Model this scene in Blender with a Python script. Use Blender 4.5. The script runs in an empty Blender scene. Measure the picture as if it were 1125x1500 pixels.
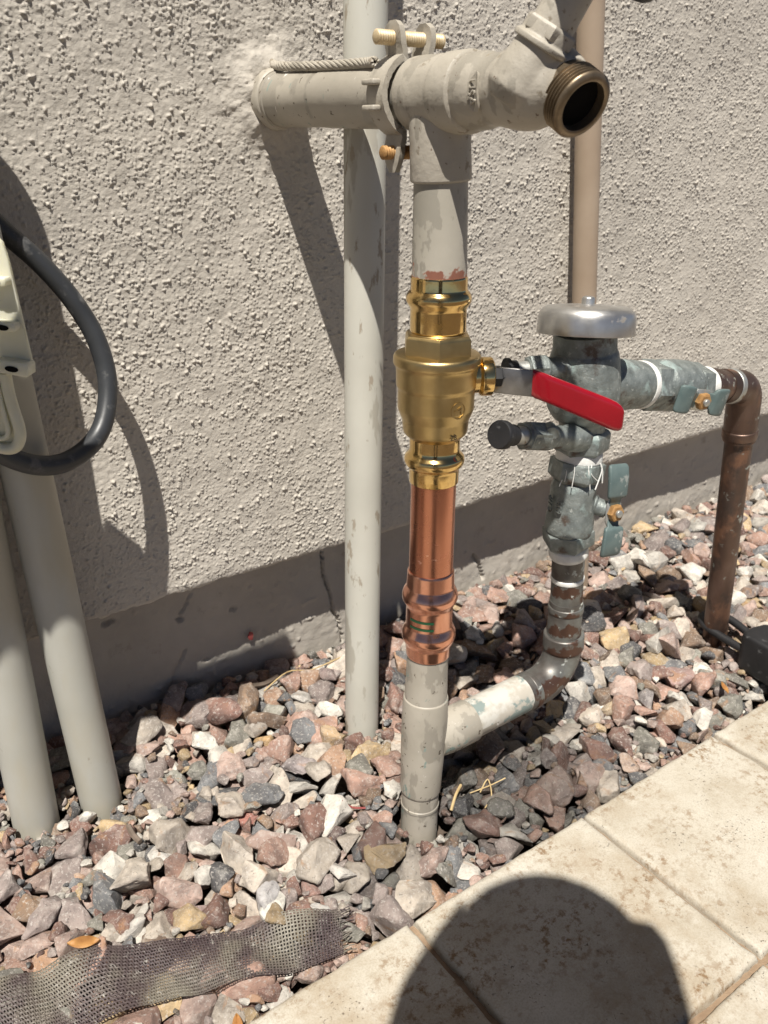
import bpy, bmesh, math, random
import numpy as np
from mathutils import Vector, Matrix, noise as mnoise

# ------------------------------------------------------------------ camera, sky, sun, exposure
SC = bpy.context.scene
COL = SC.collection
CAM = Vector((0.0, 0.0, 0.90))
PITCH, HEAD = math.radians(24.0), math.radians(54.5)      # heading from +X (along the wall) towards +Y (into it)
FPX, CX, CY = 1225.0, 562.5, 750.0
FW = Vector((math.cos(HEAD)*math.cos(PITCH), math.sin(HEAD)*math.cos(PITCH), -math.sin(PITCH)))
RT = Vector((math.sin(HEAD), -math.cos(HEAD), 0))
UP = RT.cross(FW)
cd = bpy.data.cameras.new('camera')
cam = bpy.data.objects.new('camera', cd); COL.objects.link(cam)
cam.matrix_world = Matrix.Translation(CAM) @ Matrix((RT, UP, -FW)).transposed().to_4x4()
cd.sensor_fit = 'VERTICAL'; cd.sensor_height = 36; cd.sensor_width = 27
cd.lens = FPX/1500*36
cd.clip_start = 0.02; cd.clip_end = 500
cd.dof.use_dof = True; cd.dof.focus_distance = 1.02; cd.dof.aperture_fstop = 9.0
SC.camera = cam

SUN = Vector((0.88, 1.0, -2.62)).normalized()              # the way the light travels
w = bpy.data.worlds.new('World'); SC.world = w; w.use_nodes = True
wn = w.node_tree.nodes; wl = w.node_tree.links
for n in list(wn): wn.remove(n)
sky = wn.new('ShaderNodeTexSky'); sky.sky_type = 'NISHITA'; sky.sun_disc = False
sky.sun_elevation = math.asin(-SUN.z); sky.sun_rotation = math.atan2(-SUN.x, -SUN.y)
sky.air_density = 0.36; sky.dust_density = 0.25; sky.ozone_density = 1.0; sky.altitude = 700
bg = wn.new('ShaderNodeBackground'); bg.inputs[1].default_value = 0.05
wo = wn.new('ShaderNodeOutputWorld')
wl.new(sky.outputs[0], bg.inputs[0]); wl.new(bg.outputs[0], wo.inputs[0])
sd = bpy.data.lights.new('sun', 'SUN'); sd.energy = 5.0; sd.angle = math.radians(0.53); sd.color = (1.0, 0.95, 0.87)
so = bpy.data.objects.new('sun', sd); COL.objects.link(so)
so.rotation_euler = SUN.to_track_quat('-Z', 'Y').to_euler(); so.location = (-3, -3, 8)
SC.view_settings.view_transform = 'Standard'; SC.view_settings.look = 'None'
SC.view_settings.exposure = 0.55; SC.view_settings.gamma = 1.0
SC.render.engine = 'CYCLES'
SC.cycles.max_bounces = 8; SC.cycles.use_denoising = True

rnd = random.Random(7)
rng = np.random.default_rng(11)

# ------------------------------------------------------------------ helpers
def ray(px, py): return FW + RT*((px-CX)/FPX) - UP*((py-CY)/FPX)
def atY(px, py, y): r = ray(px, py); return CAM + r*((y-CAM.y)/r.y)
def atZ(px, py, z): r = ray(px, py); return CAM + r*((z-CAM.z)/r.z)
def proj(p):
    d = Vector(p)-CAM; z = d.dot(FW)
    return CX+FPX*d.dot(RT)/z, CY-FPX*d.dot(UP)/z, z

class NT:
    def __init__(s, name):
        s.m = bpy.data.materials.new(name); s.m.use_nodes = True
        s.t = s.m.node_tree; s.b = s.t.nodes['Principled BSDF']
        s.out = s.t.nodes['Material Output']; s.co = None
    def n(s, k, **kw):
        x = s.t.nodes.new(k)
        for a, v in kw.items(): setattr(x, a, v)
        return x
    def l(s, a, b): s.t.links.new(a, b)
    def coords(s, kind='Object'):
        if s.co is None:
            if kind == 'World': s.co = s.n('ShaderNodeNewGeometry').outputs['Position']
            else: s.co = s.n('ShaderNodeTexCoord').outputs[kind]
        return s.co
    def vec(s, off=(0,0,0), sc=(1,1,1)):
        m = s.n('ShaderNodeMapping'); s.l(s.co, m.inputs[0])
        m.inputs['Location'].default_value = off; m.inputs['Scale'].default_value = sc
        return m.outputs[0]
    def noise(s, scale, detail=4, rough=.55, off=(0,0,0), sc=(1,1,1), dist=0):
        x = s.n('ShaderNodeTexNoise'); s.l(s.vec(off, sc), x.inputs['Vector'])
        x.inputs['Scale'].default_value = scale; x.inputs['Detail'].default_value = detail
        x.inputs['Roughness'].default_value = rough; x.inputs['Distortion'].default_value = dist
        return x.outputs['Fac']
    def ramp(s, fac, stops, interp='LINEAR'):
        r = s.n('ShaderNodeValToRGB'); s.l(fac, r.inputs[0]); e = r.color_ramp; e.interpolation = interp
        while len(e.elements) > 1: e.elements.remove(e.elements[-1])
        for i, (p, c) in enumerate(stops):
            if isinstance(c, (int, float)): c = (c, c, c)
            q = e.elements[0] if i == 0 else e.elements.new(p)
            q.position = p; q.color = (*c, 1)
        return r.outputs[0]
    def mix(s, fac, a, b):
        x = s.n('ShaderNodeMix', data_type='RGBA')
        s._in(x.inputs[0], fac); s._in(x.inputs[6], a); s._in(x.inputs[7], b)
        return x.outputs[2]
    def mixf(s, fac, a, b):
        x = s.n('ShaderNodeMix', data_type='FLOAT')
        s._in(x.inputs[0], fac); s._in(x.inputs[2], a); s._in(x.inputs[3], b)
        return x.outputs[0]
    def math(s, op, a, b=0.0):
        x = s.n('ShaderNodeMath', operation=op); s._in(x.inputs[0], a); s._in(x.inputs[1], b)
        return x.outputs[0]
    def _in(s, sock, v):
        if isinstance(v, bpy.types.NodeSocket): s.l(v, sock)
        elif isinstance(v, tuple): sock.default_value = (*v, 1) if len(v) == 3 else v
        else: sock.default_value = v
    def set(s, **kw):
        names = dict(color='Base Color', rough='Roughness', metal='Metallic', normal='Normal', coat='Coat Weight',
                     trans='Transmission Weight', sss='Subsurface Weight', spec='Specular IOR Level')
        for k, v in kw.items(): s._in(s.b.inputs[names[k]], v)
    def bump(s, h, strength=.4, dist=.002):
        b = s.n('ShaderNodeBump'); b.inputs['Strength'].default_value = strength; b.inputs['Distance'].default_value = dist
        s.l(h, b.inputs['Height']); return b.outputs[0]

def pm(name, stops, scale=20, detail=5, rough=.6, rvar=.1, metal=0.0, layers=(), bump=None, coords='Object', sc=(1,1,1), coat=0):
    """noise-driven colours; layers = (scale, threshold, softness, colour, rough, metal, offset, stretch)"""
    k = NT(name); k.coords(coords)
    n0 = k.noise(scale, detail, sc=sc)
    col = k.ramp(n0, stops)
    r = k.mixf(k.noise(scale*1.7, 3, off=(5,2,8)), max(0.02, rough-rvar), min(1, rough+rvar))
    me = metal
    for (s_, th, so_, c_, r_, m_, off, stx) in layers:
        f = k.ramp(k.noise(s_, 5, .6, off=off, sc=stx), [(max(0, th-so_), 0.0), (min(1, th+so_), 1.0)])
        col = k.mix(f, col, c_); r = k.mixf(f, r, r_); me = k.mixf(f, me, m_)
    k.set(color=col, rough=r, metal=me, coat=coat)
    if bump: k.set(normal=k.bump(k.noise(bump[0], 5, .6), bump[1], bump[2]))
    return k.m

WLOC = {}                                                  # world location of every object built
def link(o, parent, c):
    COL.objects.link(o)
    if parent is not None:
        o.parent = parent; o.location = Vector(c)-WLOC[parent.name]
    else: o.location = c
    WLOC[o.name] = Vector(c); return o
def root(name, loc, label, cat, group=None):
    o = bpy.data.objects.new(name, None); o.empty_display_size = .05
    o['label'] = label; o['category'] = cat
    if group: o['group'] = group
    return link(o, None, Vector(loc))
def tag(o, label, cat, group=None):
    o['label'] = label; o['category'] = cat
    if group: o['group'] = group
    return o
def mk(name, V, F, m, parent=None, smooth=True, angle=35, center=None):
    V = [Vector(v) for v in V]
    if center is None:
        c = Vector((0,0,0))
        for v in V: c += v
        c /= len(V)
    else: c = Vector(center)
    me = bpy.data.meshes.new(name); me.from_pydata([v-c for v in V], [], F); me.validate()
    bm = bmesh.new(); bm.from_mesh(me); bmesh.ops.recalc_face_normals(bm, faces=bm.faces); bm.to_mesh(me); bm.free()
    if smooth:
        me.polygons.foreach_set('use_smooth', [True]*len(me.polygons)); me.set_sharp_from_angle(angle=math.radians(angle))
    me.materials.append(m)
    return link(bpy.data.objects.new(name, me), parent, c)
def frame(d):
    d = Vector(d).normalized()
    a = Vector((0,0,1)) if abs(d.z) < .9 else Vector((1,0,0))
    x = a.cross(d).normalized(); return x, d.cross(x), d
def rev(p0, d, prof, seg=40, rot=0.0, closed=False):
    """solid of revolution about p0 + t d; prof = (t, r)"""
    x, y, d = frame(d); p0 = Vector(p0); V = []; F = []; n = len(prof)
    for t, r in prof:
        for i in range(seg):
            a = 2*math.pi*i/seg+rot
            V.append(p0+d*t+(x*math.cos(a)+y*math.sin(a))*max(r, 1e-5))
    m = n if closed else n-1
    for j in range(m):
        j2 = (j+1) % n
        for i in range(seg):
            k = (i+1) % seg
            F.append((j*seg+i, j*seg+k, j2*seg+k, j2*seg+i))
    if not closed:
        F.append(tuple(range(seg-1, -1, -1))); F.append(tuple((n-1)*seg+i for i in range(seg)))
    return V, F
def rounded(prof, c=.0015):
    """chamfer each corner of a profile"""
    out = [prof[0]]
    for i in range(1, len(prof)-1):
        a, b, d = Vector(prof[i-1]), Vector(prof[i]), Vector(prof[i+1])
        la, lb = (a-b).length, (d-b).length
        if la < 1e-6 or lb < 1e-6 or abs((a-b).normalized().dot((d-b).normalized())) > .97: out.append(prof[i]); continue
        k = min(c, la*.45, lb*.45)
        p, q = b+(a-b).normalized()*k, b+(d-b).normalized()*k
        mid = (p+q)/2*.5+b*.5
        out += [tuple(p), tuple(mid), tuple(q)]
    out.append(prof[-1]); return out
def tube(P, R, seg=24, cap=True):
    P = [Vector(p) for p in P]; n = len(P)
    if not hasattr(R, '__len__'): R = [R]*n
    V = []; F = []; x = None
    for i in range(n):
        d = (P[min(i+1, n-1)]-P[max(i-1, 0)]).normalized()
        if x is None: x = frame(d)[0]
        else: x = (x-d*x.dot(d)).normalized()
        y = d.cross(x)
        for k in range(seg):
            a = 2*math.pi*k/seg; V.append(P[i]+(x*math.cos(a)+y*math.sin(a))*R[i])
    for j in range(n-1):
        for i in range(seg):
            k = (i+1) % seg; F.append((j*seg+i, j*seg+k, (j+1)*seg+k, (j+1)*seg+i))
    if cap: F.append(tuple(range(seg-1, -1, -1))); F.append(tuple((n-1)*seg+i for i in range(seg)))
    return V, F
def spline(P, n=8):
    P = [Vector(p) for p in P]; out = []
    for i in range(len(P)-1):
        a, b, c, d = P[max(i-1,0)], P[i], P[i+1], P[min(i+2, len(P)-1)]
        for k in range(n):
            t = k/n
            out.append(.5*((2*b)+(c-a)*t+(2*a-5*b+4*c-d)*t*t+(3*b-a-3*c+d)*t**3))
    out.append(P[-1]); return out
def bent(a, corner, b, r, n=10):
    """points from a to b round the corner with radius r"""
    a, corner, b = Vector(a), Vector(corner), Vector(b)
    u, v = (a-corner).normalized(), (b-corner).normalized()
    th = u.angle(v); k = r/math.tan(th/2)
    c = corner+(u+v).normalized()*(r/math.sin(th/2))
    s, e = corner+u*k, corner+v*k; out = [a]
    p, q = s-c, e-c; om = p.angle(q)
    for i in range(n+1):
        t = i/n; out.append(c+(p*math.sin((1-t)*om)+q*math.sin(t*om))/math.sin(om))
    out.append(b); return out
def join(*parts):
    V = []; F = []
    for v, f in parts:
        o = len(V); V += list(v); F += [tuple(i+o for i in q) for q in f]
    return V, F
def boxvf(c, x, y, z, sx, sy, sz):
    c = Vector(c); V = [c+Vector(x)*(sx/2*i)+Vector(y)*(sy/2*j)+Vector(z)*(sz/2*k) for i in (-1,1) for j in (-1,1) for k in (-1,1)]
    return V, [(0,1,3,2),(4,6,7,5),(0,4,5,1),(2,3,7,6),(0,2,6,4),(1,5,7,3)]
def bevelled(name, vf, m, parent, off=.002, seg=2, angle=40, center=None):
    o = mk(name, *vf, m, parent, angle=angle, center=center)
    bm = bmesh.new(); bm.from_mesh(o.data)
    bmesh.ops.bevel(bm, geom=list(bm.edges), offset=off, segments=seg, profile=.5, affect='EDGES', clamp_overlap=True)
    bm.to_mesh(o.data); bm.free()
    o.data.polygons.foreach_set('use_smooth', [True]*len(o.data.polygons)); o.data.set_sharp_from_angle(angle=math.radians(50))
    return o
def prism(outline, c, x, y, n, t):
    """flat outline (u, v) on axes x, y, thickness t along n, centred"""
    c, x, y, n = Vector(c), Vector(x), Vector(y), Vector(n); k = len(outline)
    V = [c+x*u+y*v-n*(t/2) for u, v in outline]+[c+x*u+y*v+n*(t/2) for u, v in outline]
    F = [tuple(range(k-1, -1, -1)), tuple(range(k, 2*k))]+[(i, (i+1) % k, k+(i+1) % k, k+i) for i in range(k)]
    return V, F
def text_vf(s, size, thick):
    """extruded letters as verts and faces in the xy plane, centred"""
    cu = bpy.data.curves.new('letters', 'FONT'); cu.body = s; cu.size = size; cu.extrude = thick/2
    cu.align_x = 'CENTER'; cu.align_y = 'CENTER'; cu.resolution_u = 3
    o = bpy.data.objects.new('letters', cu); COL.objects.link(o)
    dg = bpy.context.evaluated_depsgraph_get(); me = o.evaluated_get(dg).to_mesh()
    V = [v.co.copy() for v in me.vertices]; F = [tuple(p.vertices) for p in me.polygons]
    o.to_mesh_clear(); bpy.data.objects.remove(o); bpy.data.curves.remove(cu)
    return V, F
def wrap(vf, p0, axis, r, face, turn=0.0, lift=.0):
    """lay flat letters on a cylinder of radius r about p0+axis, centred where direction face points"""
    ax = Vector(axis).normalized(); fc = Vector(face); fc = (fc-ax*fc.dot(ax)).normalized(); sd_ = ax.cross(fc)
    V = []
    for v in vf[0]:
        u = v.x*math.cos(turn)-v.y*math.sin(turn); h = v.x*math.sin(turn)+v.y*math.cos(turn)
        a = u/r; V.append(Vector(p0)+ax*h+(fc*math.cos(a)+sd_*math.sin(a))*(r+v.z+lift))
    return V, vf[1]
def vnoise(nx, ny, cell, rg=rng):
    """smooth value noise on an nx by ny grid, about -1..1"""
    gx, gy = int(nx/cell)+4, int(ny/cell)+4
    g = rg.uniform(-1, 1, (gx, gy))
    x = np.arange(nx)/cell; y = np.arange(ny)/cell
    xi = x.astype(int); yi = y.astype(int); fx = x-xi; fy = y-yi
    fx = fx*fx*(3-2*fx); fy = (fy*fy*(3-2*fy))[None, :]; fx = fx[:, None]
    a = g[xi][:, yi]; b = g[xi+1][:, yi]; c = g[xi][:, yi+1]; d = g[xi+1][:, yi+1]
    return (a*(1-fx)+b*fx)*(1-fy)+(c*(1-fx)+d*fx)*fy
def gridmesh(name, X, Y, Z, m, parent=None, center=(0,0,0), flip=False):
    nx, ny = X.shape; co = np.stack([X-center[0], Y-center[1], Z-center[2]], -1).reshape(-1, 3).astype(np.float32)
    i = np.arange(nx-1)[:, None]*ny+np.arange(ny-1)[None, :]
    q = np.stack([i, i+ny, i+ny+1, i+1], -1).reshape(-1, 4)
    if flip: q = q[:, ::-1]
    me = bpy.data.meshes.new(name); nf = len(q)
    me.vertices.add(len(co)); me.vertices.foreach_set('co', co.ravel())
    me.loops.add(nf*4); me.loops.foreach_set('vertex_index', q.ravel().astype(np.int32))
    me.polygons.add(nf); me.polygons.foreach_set('loop_start', np.arange(nf, dtype=np.int32)*4)
    me.polygons.foreach_set('loop_total', np.full(nf, 4, np.int32)); me.polygons.foreach_set('use_smooth', np.ones(nf, bool))
    me.update(calc_edges=True); me.materials.append(m)
    return link(bpy.data.objects.new(name, me), parent, Vector(center))

# ------------------------------------------------------------------ materials
def m_stucco():
    k = NT('stucco_paint'); k.coords('World')
    a = k.ramp(k.noise(3.5, 5), [(.3, (.485,.45,.395)), (.7, (.555,.517,.457))])
    a = k.mix(k.ramp(k.noise(160, 3), [(.45, 0.0), (.8, .5)]), a, (.42,.38,.33))
    a = k.mix(k.ramp(k.noise(9, 6, .7, off=(3,1,2)), [(.62, 0.0), (.75, .35)]), a, (.60,.555,.49))
    k.set(color=a, rough=.88, spec=.25, normal=k.bump(k.noise(520, 5, .65), .7, .0011)); return k.m
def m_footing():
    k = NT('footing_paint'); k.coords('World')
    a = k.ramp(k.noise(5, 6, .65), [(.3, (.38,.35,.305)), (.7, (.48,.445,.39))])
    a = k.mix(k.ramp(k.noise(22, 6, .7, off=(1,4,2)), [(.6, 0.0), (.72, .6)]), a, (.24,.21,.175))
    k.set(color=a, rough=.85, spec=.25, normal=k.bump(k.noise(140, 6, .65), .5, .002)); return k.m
M = {}
M['stucco'] = m_stucco(); M['footing'] = m_footing()
ONE = (1,1,1)
M['paint'] = pm('beige_pipe_paint', [(.3,(.34,.31,.255)), (.7,(.42,.385,.325))], 14, rough=.5, rvar=.12,
    layers=[(16,.55,.010,(.29,.265,.22),.42,0,(2,7,1),(1,1,.6)), (55,.64,.02,(.25,.215,.165),.7,0,(9,2,4),ONE),
            (140,.68,.02,(.15,.11,.08),.8,0,(1,3,4),ONE)], bump=(34,.5,.004))
M['paint_worn'] = pm('worn_beige_pipe_paint', [(.3,(.345,.315,.26)), (.7,(.43,.395,.335))], 14, rough=.5,
    layers=[(13,.53,.008,(.30,.275,.23),.4,0,(1,7,1),(1,1,.5)), (22,.66,.012,(.22,.28,.25),.55,0,(3,2,9),(1,2.5,1)),
            (42,.69,.015,(.68,.65,.60),.6,0,(5,2,4),(1,2,1)), (90,.66,.02,(.10,.08,.06),.8,0,(8,3,4),ONE)], bump=(45,.35,.002))
M['pvc'] = pm('weathered_white_conduit', [(.3,(.47,.46,.405)), (.7,(.55,.54,.48))], 7, rough=.45, rvar=.12,
    layers=[(18,.56,.012,(.40,.38,.325),.5,0,(4,1,1),(1,1,.3)), (40,.63,.02,(.33,.29,.23),.7,0,(2,1,7),(1,1,.4))], bump=(35,.12,.001))
M['pvc_grey'] = pm('grey_conduit', [(.3,(.39,.385,.34)), (.7,(.47,.465,.42))], 5, rough=.45, rvar=.12,
    layers=[(7,.53,.08,(.42,.39,.31),.5,0,(4,1,1),(1,1,.4)), (45,.70,.03,(.30,.27,.22),.7,0,(2,1,7),(1,1,.5))], bump=(35,.10,.001))
M['tan'] = pm('tan_pipe_paint', [(.3,(.33,.25,.18)), (.7,(.40,.315,.235))], 9, rough=.5,
    layers=[(20,.62,.03,(.36,.30,.235),.5,0,(1,2,5),(1,1,.3))], bump=(40,.15,.001))
M['brass'] = pm('polished_brass', [(.3,(.74,.50,.19)), (.7,(.84,.60,.27))], 30, rough=.13, rvar=.05, metal=1.0,
    layers=[(60,.60,.06,(.60,.39,.14),.3,1,(1,2,3),ONE), (18,.60,.08,(.62,.43,.18),.26,1,(6,2,3),ONE)], bump=(30,.07,.002))
M['cast'] = pm('cast_brass', [(.3,(.46,.335,.15)), (.7,(.57,.43,.21))], 40, rough=.36, rvar=.07, metal=1.0, bump=(700,.22,.0004))
M['copper'] = pm('new_copper', [(.3,(.47,.19,.115)), (.7,(.60,.27,.175))], 18, rough=.27, rvar=.07, metal=1.0, sc=(1,1,.25),
    layers=[(70,.68,.04,(.52,.20,.10),.35,1,(4,3,3),(1,1,.3)), (35,.70,.02,(.85,.50,.38),.4,1,(7,3,3),(1,1,2))], bump=(60,.05,.001))
M['copperfit'] = pm('copper_fitting', [(.3,(.68,.32,.215)), (.7,(.80,.43,.31))], 25, rough=.22, rvar=.06, metal=1.0,
    layers=[(50,.66,.04,(.58,.24,.13),.3,1,(4,3,3),ONE)], bump=(45,.06,.001))
M['bronze'] = pm('weathered_bronze', [(.25,(.13,.145,.14)), (.5,(.22,.245,.235)), (.75,(.33,.36,.345))], 60, 9, rough=.5, rvar=.12, metal=.45,
    layers=[(150,.66,.05,(.42,.44,.41),.6,.2,(3,3,3),ONE), (25,.62,.04,(.10,.075,.06),.55,.4,(9,1,3),ONE),
            (16,.655,.04,(.27,.335,.32),.7,.1,(4,9,3),ONE)], bump=(220,.6,.0018))
M['oldcopper'] = pm('tarnished_copper', [(.25,(.065,.045,.038)), (.55,(.125,.08,.062)), (.8,(.20,.14,.115))], 16, 7, rough=.42, rvar=.12, metal=.7, sc=(1,1,.45),
    layers=[(22,.56,.05,(.21,.115,.075),.5,.6,(9,1,3),(1,1,.6)), (30,.60,.06,(.07,.05,.042),.55,.5,(2,6,3),(1,1,.5)), (60,.66,.04,(.27,.28,.25),.7,.1,(3,3,3),ONE)], bump=(120,.2,.001))
M['patina'] = pm('copper_with_solder', [(.25,(.07,.05,.042)), (.5,(.15,.145,.135)), (.75,(.26,.275,.26))], 22, 9, rough=.45, rvar=.12, metal=.55,
    layers=[(15,.59,.015,(.10,.055,.04),.4,.6,(3,8,3),ONE), (60,.66,.03,(.42,.44,.41),.6,.1,(1,3,3),ONE)], bump=(120,.25,.001))
M['tape'] = pm('white_thread_tape', [(.3,(.62,.62,.59)), (.7,(.78,.78,.75))], 80, rough=.5, bump=(200,.5,.001))
M['alu'] = pm('dull_aluminium', [(.3,(.50,.49,.47)), (.7,(.66,.65,.62))], 30, rough=.36, rvar=.1, metal=.9,
    layers=[(45,.66,.04,(.36,.33,.29),.6,.5,(3,3,3),ONE)], bump=(180,.15,.0008))
M['steel'] = pm('brushed_steel', [(.3,(.24,.235,.23)), (.7,(.32,.315,.31))], 60, rough=.4, metal=.9, bump=(300,.08,.0005))
M['redgrip'] = pm('red_vinyl_grip', [(.3,(.23,.004,.010)), (.7,(.29,.006,.013))], 20, rough=.22, rvar=.06, bump=(60,.08,.001), coat=.5)
M['handle'] = pm('teal_vinyl_grip', [(.3,(.075,.11,.11)), (.7,(.12,.16,.155))], 45, rough=.5,
    layers=[(60,.66,.03,(.24,.26,.245),.7,0,(1,1,1),ONE)], bump=(90,.2,.001))
M['zinc'] = pm('zinc_plate', [(.3,(.34,.345,.33)), (.7,(.5,.5,.47))], 50, rough=.45, metal=.7,
    layers=[(60,.66,.03,(.24,.15,.08),.7,.2,(1,4,1),ONE)], bump=(90,.2,.001))
M['rust'] = pm('rusty_steel', [(.25,(.20,.10,.04)), (.5,(.40,.22,.08)), (.8,(.50,.34,.17))], 90, rough=.65, metal=.35, bump=(250,.4,.001))
M['yellowbolt'] = pm('plated_bolt', [(.25,(.40,.28,.14)), (.5,(.58,.46,.28)), (.8,(.66,.58,.44))], 70, rough=.5, metal=.3, bump=(250,.3,.001))
M['rubber'] = pm('black_rubber', [(.3,(.008,.008,.009)), (.7,(.016,.016,.018))], 20, rough=.6, rvar=.1,
    layers=[(70,.66,.04,(.07,.07,.07),.7,0,(1,4,1),ONE)], bump=(120,.15,.001))
M['cable'] = pm('grey_black_cable_sheath', [(.3,(.025,.027,.03)), (.7,(.045,.048,.052))], 15, rough=.42, rvar=.1,
    layers=[(50,.63,.06,(.10,.10,.10),.7,0,(1,4,1),ONE)], bump=(90,.15,.001))
M['black'] = pm('painted_hole_shade', [(.3,(.006,.006,.006)), (.7,(.012,.011,.01))], 20, rough=.8)  # flat black that stands in for the shade inside openings
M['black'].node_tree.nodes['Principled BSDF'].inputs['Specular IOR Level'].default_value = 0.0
M['oldbrass'] = pm('tarnished_brass', [(.3,(.15,.115,.075)), (.7,(.26,.20,.135))], 60, rough=.42, metal=.75, bump=(160,.2,.001))
M['green'] = pm('green_print', [(.3,(.008,.055,.022)), (.7,(.012,.075,.03))], 40, rough=.5)
M['ink'] = pm('dark_print', [(.3,(.03,.02,.01)), (.7,(.05,.035,.015))], 40, rough=.6)
M['whiteprint'] = pm('white_print', [(.3,(.6,.6,.6)), (.7,(.7,.7,.7))], 40, rough=.5)
M['soil'] = pm('dark_soil', [(.3,(.05,.037,.028)), (.7,(.12,.09,.068))], 30, 8, rough=.95, bump=(70,.8,.01), coords='World')
M['grout'] = pm('brown_mortar', [(.3,(.20,.135,.085)), (.7,(.31,.225,.15))], 40, 7, rough=.95, bump=(200,.6,.003), coords='World')
M['leaf'] = pm('dry_leaf', [(.3,(.24,.10,.03)), (.7,(.42,.22,.07))], 60, rough=.55, bump=(120,.2,.001))
M['straw'] = pm('dry_straw', [(.3,(.40,.28,.13)), (.7,(.55,.42,.22))], 60, rough=.7)
M['twig'] = pm('grey_twig', [(.3,(.10,.075,.055)), (.7,(.18,.14,.11))], 60, rough=.8, bump=(200,.4,.001))
def m_plastic():
    k = NT('translucent_plastic'); k.coords()
    c = k.ramp(k.noise(30, 5), [(.3,(.74,.72,.56)), (.7,(.82,.80,.65))])
    k.set(color=c, rough=.34, trans=.25, sss=.5, normal=k.bump(k.noise(60, 4), .12, .001))
    k.b.inputs['Subsurface Radius'].default_value = (.02,.02,.015); k.b.inputs['Subsurface Scale'].default_value = .3
    return k.m
M['plastic'] = m_plastic()
def m_worn_end():
    """painted pipe whose paint is scraped back to bare copper along its lower rim"""
    k = NT('paint_scraped_to_copper'); k.coords()
    base = k.ramp(k.noise(14, 5), [(.3,(.35,.325,.27)), (.7,(.42,.39,.33))])
    base = k.mix(k.ramp(k.noise(15, 5, .6, off=(2,3,1), sc=(1,1,.6)), [(.53,0.0),(.542,1.0)]), base, (.29,.27,.225))
    z = k.n('ShaderNodeSeparateXYZ'); k.l(k.co, z.inputs[0])
    h = k.math('ADD', z.outputs[2], k.math('MULTIPLY', k.noise(42, 5, .6), -.085))
    f = k.ramp(k.math('ADD', k.math('MULTIPLY', h, 8.0), 1.07), [(.50, 1.0), (.53, 0.0)])
    k.set(color=k.mix(f, base, (.42,.19,.13)), rough=k.mixf(f, .48, .4), metal=k.mixf(f, 0.0, .6), normal=k.bump(k.noise(50, 5), .25, .0015))
    return k.m
M['scraped'] = m_worn_end()
def m_stone(name, attr):
    k = NT(name); k.coords()
    if attr:
        a = k.n('ShaderNodeAttribute', attribute_name='tint'); colr, al = a.outputs['Color'], a.outputs['Alpha']
        off = k.n('ShaderNodeVectorMath', operation='ADD'); k.l(k.co, off.inputs[0]); k.l(colr, off.inputs[1]); k.co = off.outputs[0]
    else:
        a = k.n('ShaderNodeObjectInfo'); colr, al = a.outputs['Color'], a.outputs['Alpha']
        off = k.n('ShaderNodeVectorMath', operation='MULTIPLY_ADD'); k.l(k.co, off.inputs[0])
        off.inputs[1].default_value = (.022,.022,.022); k.l(a.outputs['Random'], off.inputs[2]); k.co = off.outputs[0]
    dark = k.mix(.45, colr, (.07,.06,.06)); lite = k.mix(.4, colr, (.64,.60,.54))
    c = k.mix(k.ramp(k.noise(55, 6, .65), [(.40,0.0),(.58,1.0)]), dark, colr)
    c = k.mix(k.ramp(k.noise(90, 6, .7, off=(4,1,3)), [(.52,0.0),(.68,.8)]), c, lite)
    c = k.mix(k.ramp(k.noise(35, 5, .6, off=(9,1,3), dist=1.5), [(.60,0.0),(.68,.55)]), c, (.36,.20,.10))
    c = k.mix(k.ramp(k.noise(420, 4, .6, off=(2,6,3)), [(.56,0.0),(.66,.55)]), c, (.58,.545,.50))
    c = k.mix(k.ramp(k.noise(360, 4, .6, off=(7,6,1)), [(.60,0.0),(.68,.5)]), c, (.07,.06,.055))
    wet = k.math('SUBTRACT', 1.0, al)
    c = k.mix(wet, c, k.mix(.76, c, (.012,.01,.009)))
    k.set(color=c, rough=k.mixf(wet, .78, .16), spec=k.mixf(wet, .35, .7), normal=k.bump(k.noise(150, 10, .78), .9, .0045)); return k.m
M['stone'] = m_stone('crushed_stone', False); M['gravel'] = m_stone('crushed_gravel', True)
def m_paver():
    k = NT('travertine'); k.coords('World')
    c = k.ramp(k.noise(9, 7, .62), [(.30,(.36,.315,.245)), (.5,(.46,.425,.355)), (.70,(.515,.485,.42))])
    c = k.mix(k.ramp(k.noise(5, 6, .65, off=(2,3,1)), [(.50,0.0),(.68,.7)]), c, (.29,.22,.14))
    st = k.math('MULTIPLY', k.ramp(k.noise(7, 4, .6, off=(1,9,2)), [(.43,0.0),(.60,1.0)]), k.ramp(k.noise(70, 7, .75, off=(7,1,2)), [(.50,0.0),(.60,1.0)]))
    c = k.mix(k.math('MULTIPLY', st, .95), c, (.19,.115,.055))
    pt = k.ramp(k.noise(230, 4, .6, off=(4,4,4)), [(.62,0.0),(.67,1.0)])
    pt = k.math('MULTIPLY', pt, k.ramp(k.noise(12, 4, .6, off=(8,2,5)), [(.50,0.0),(.64,1.0)]))
    c = k.mix(k.math('MULTIPLY', pt, .85), c, (.10,.065,.038))
    h = k.math('SUBTRACT', k.math('MULTIPLY', k.noise(60, 6, .6), .5), pt)
    c = k.mix(k.ramp(k.noise(420, 5, .7, off=(3,1,7)), [(.36,.35),(.56,0.0)]), c, (.24,.19,.13))
    c = k.mix(k.ramp(k.noise(38, 8, .75, off=(5,8,3)), [(.56,0.0),(.66,.5)]), c, (.50,.47,.41))
    k.set(color=c, rough=.75, spec=.3, normal=k.bump(h, .7, .0025)); return k.m
M['paver'] = m_paver()
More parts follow.
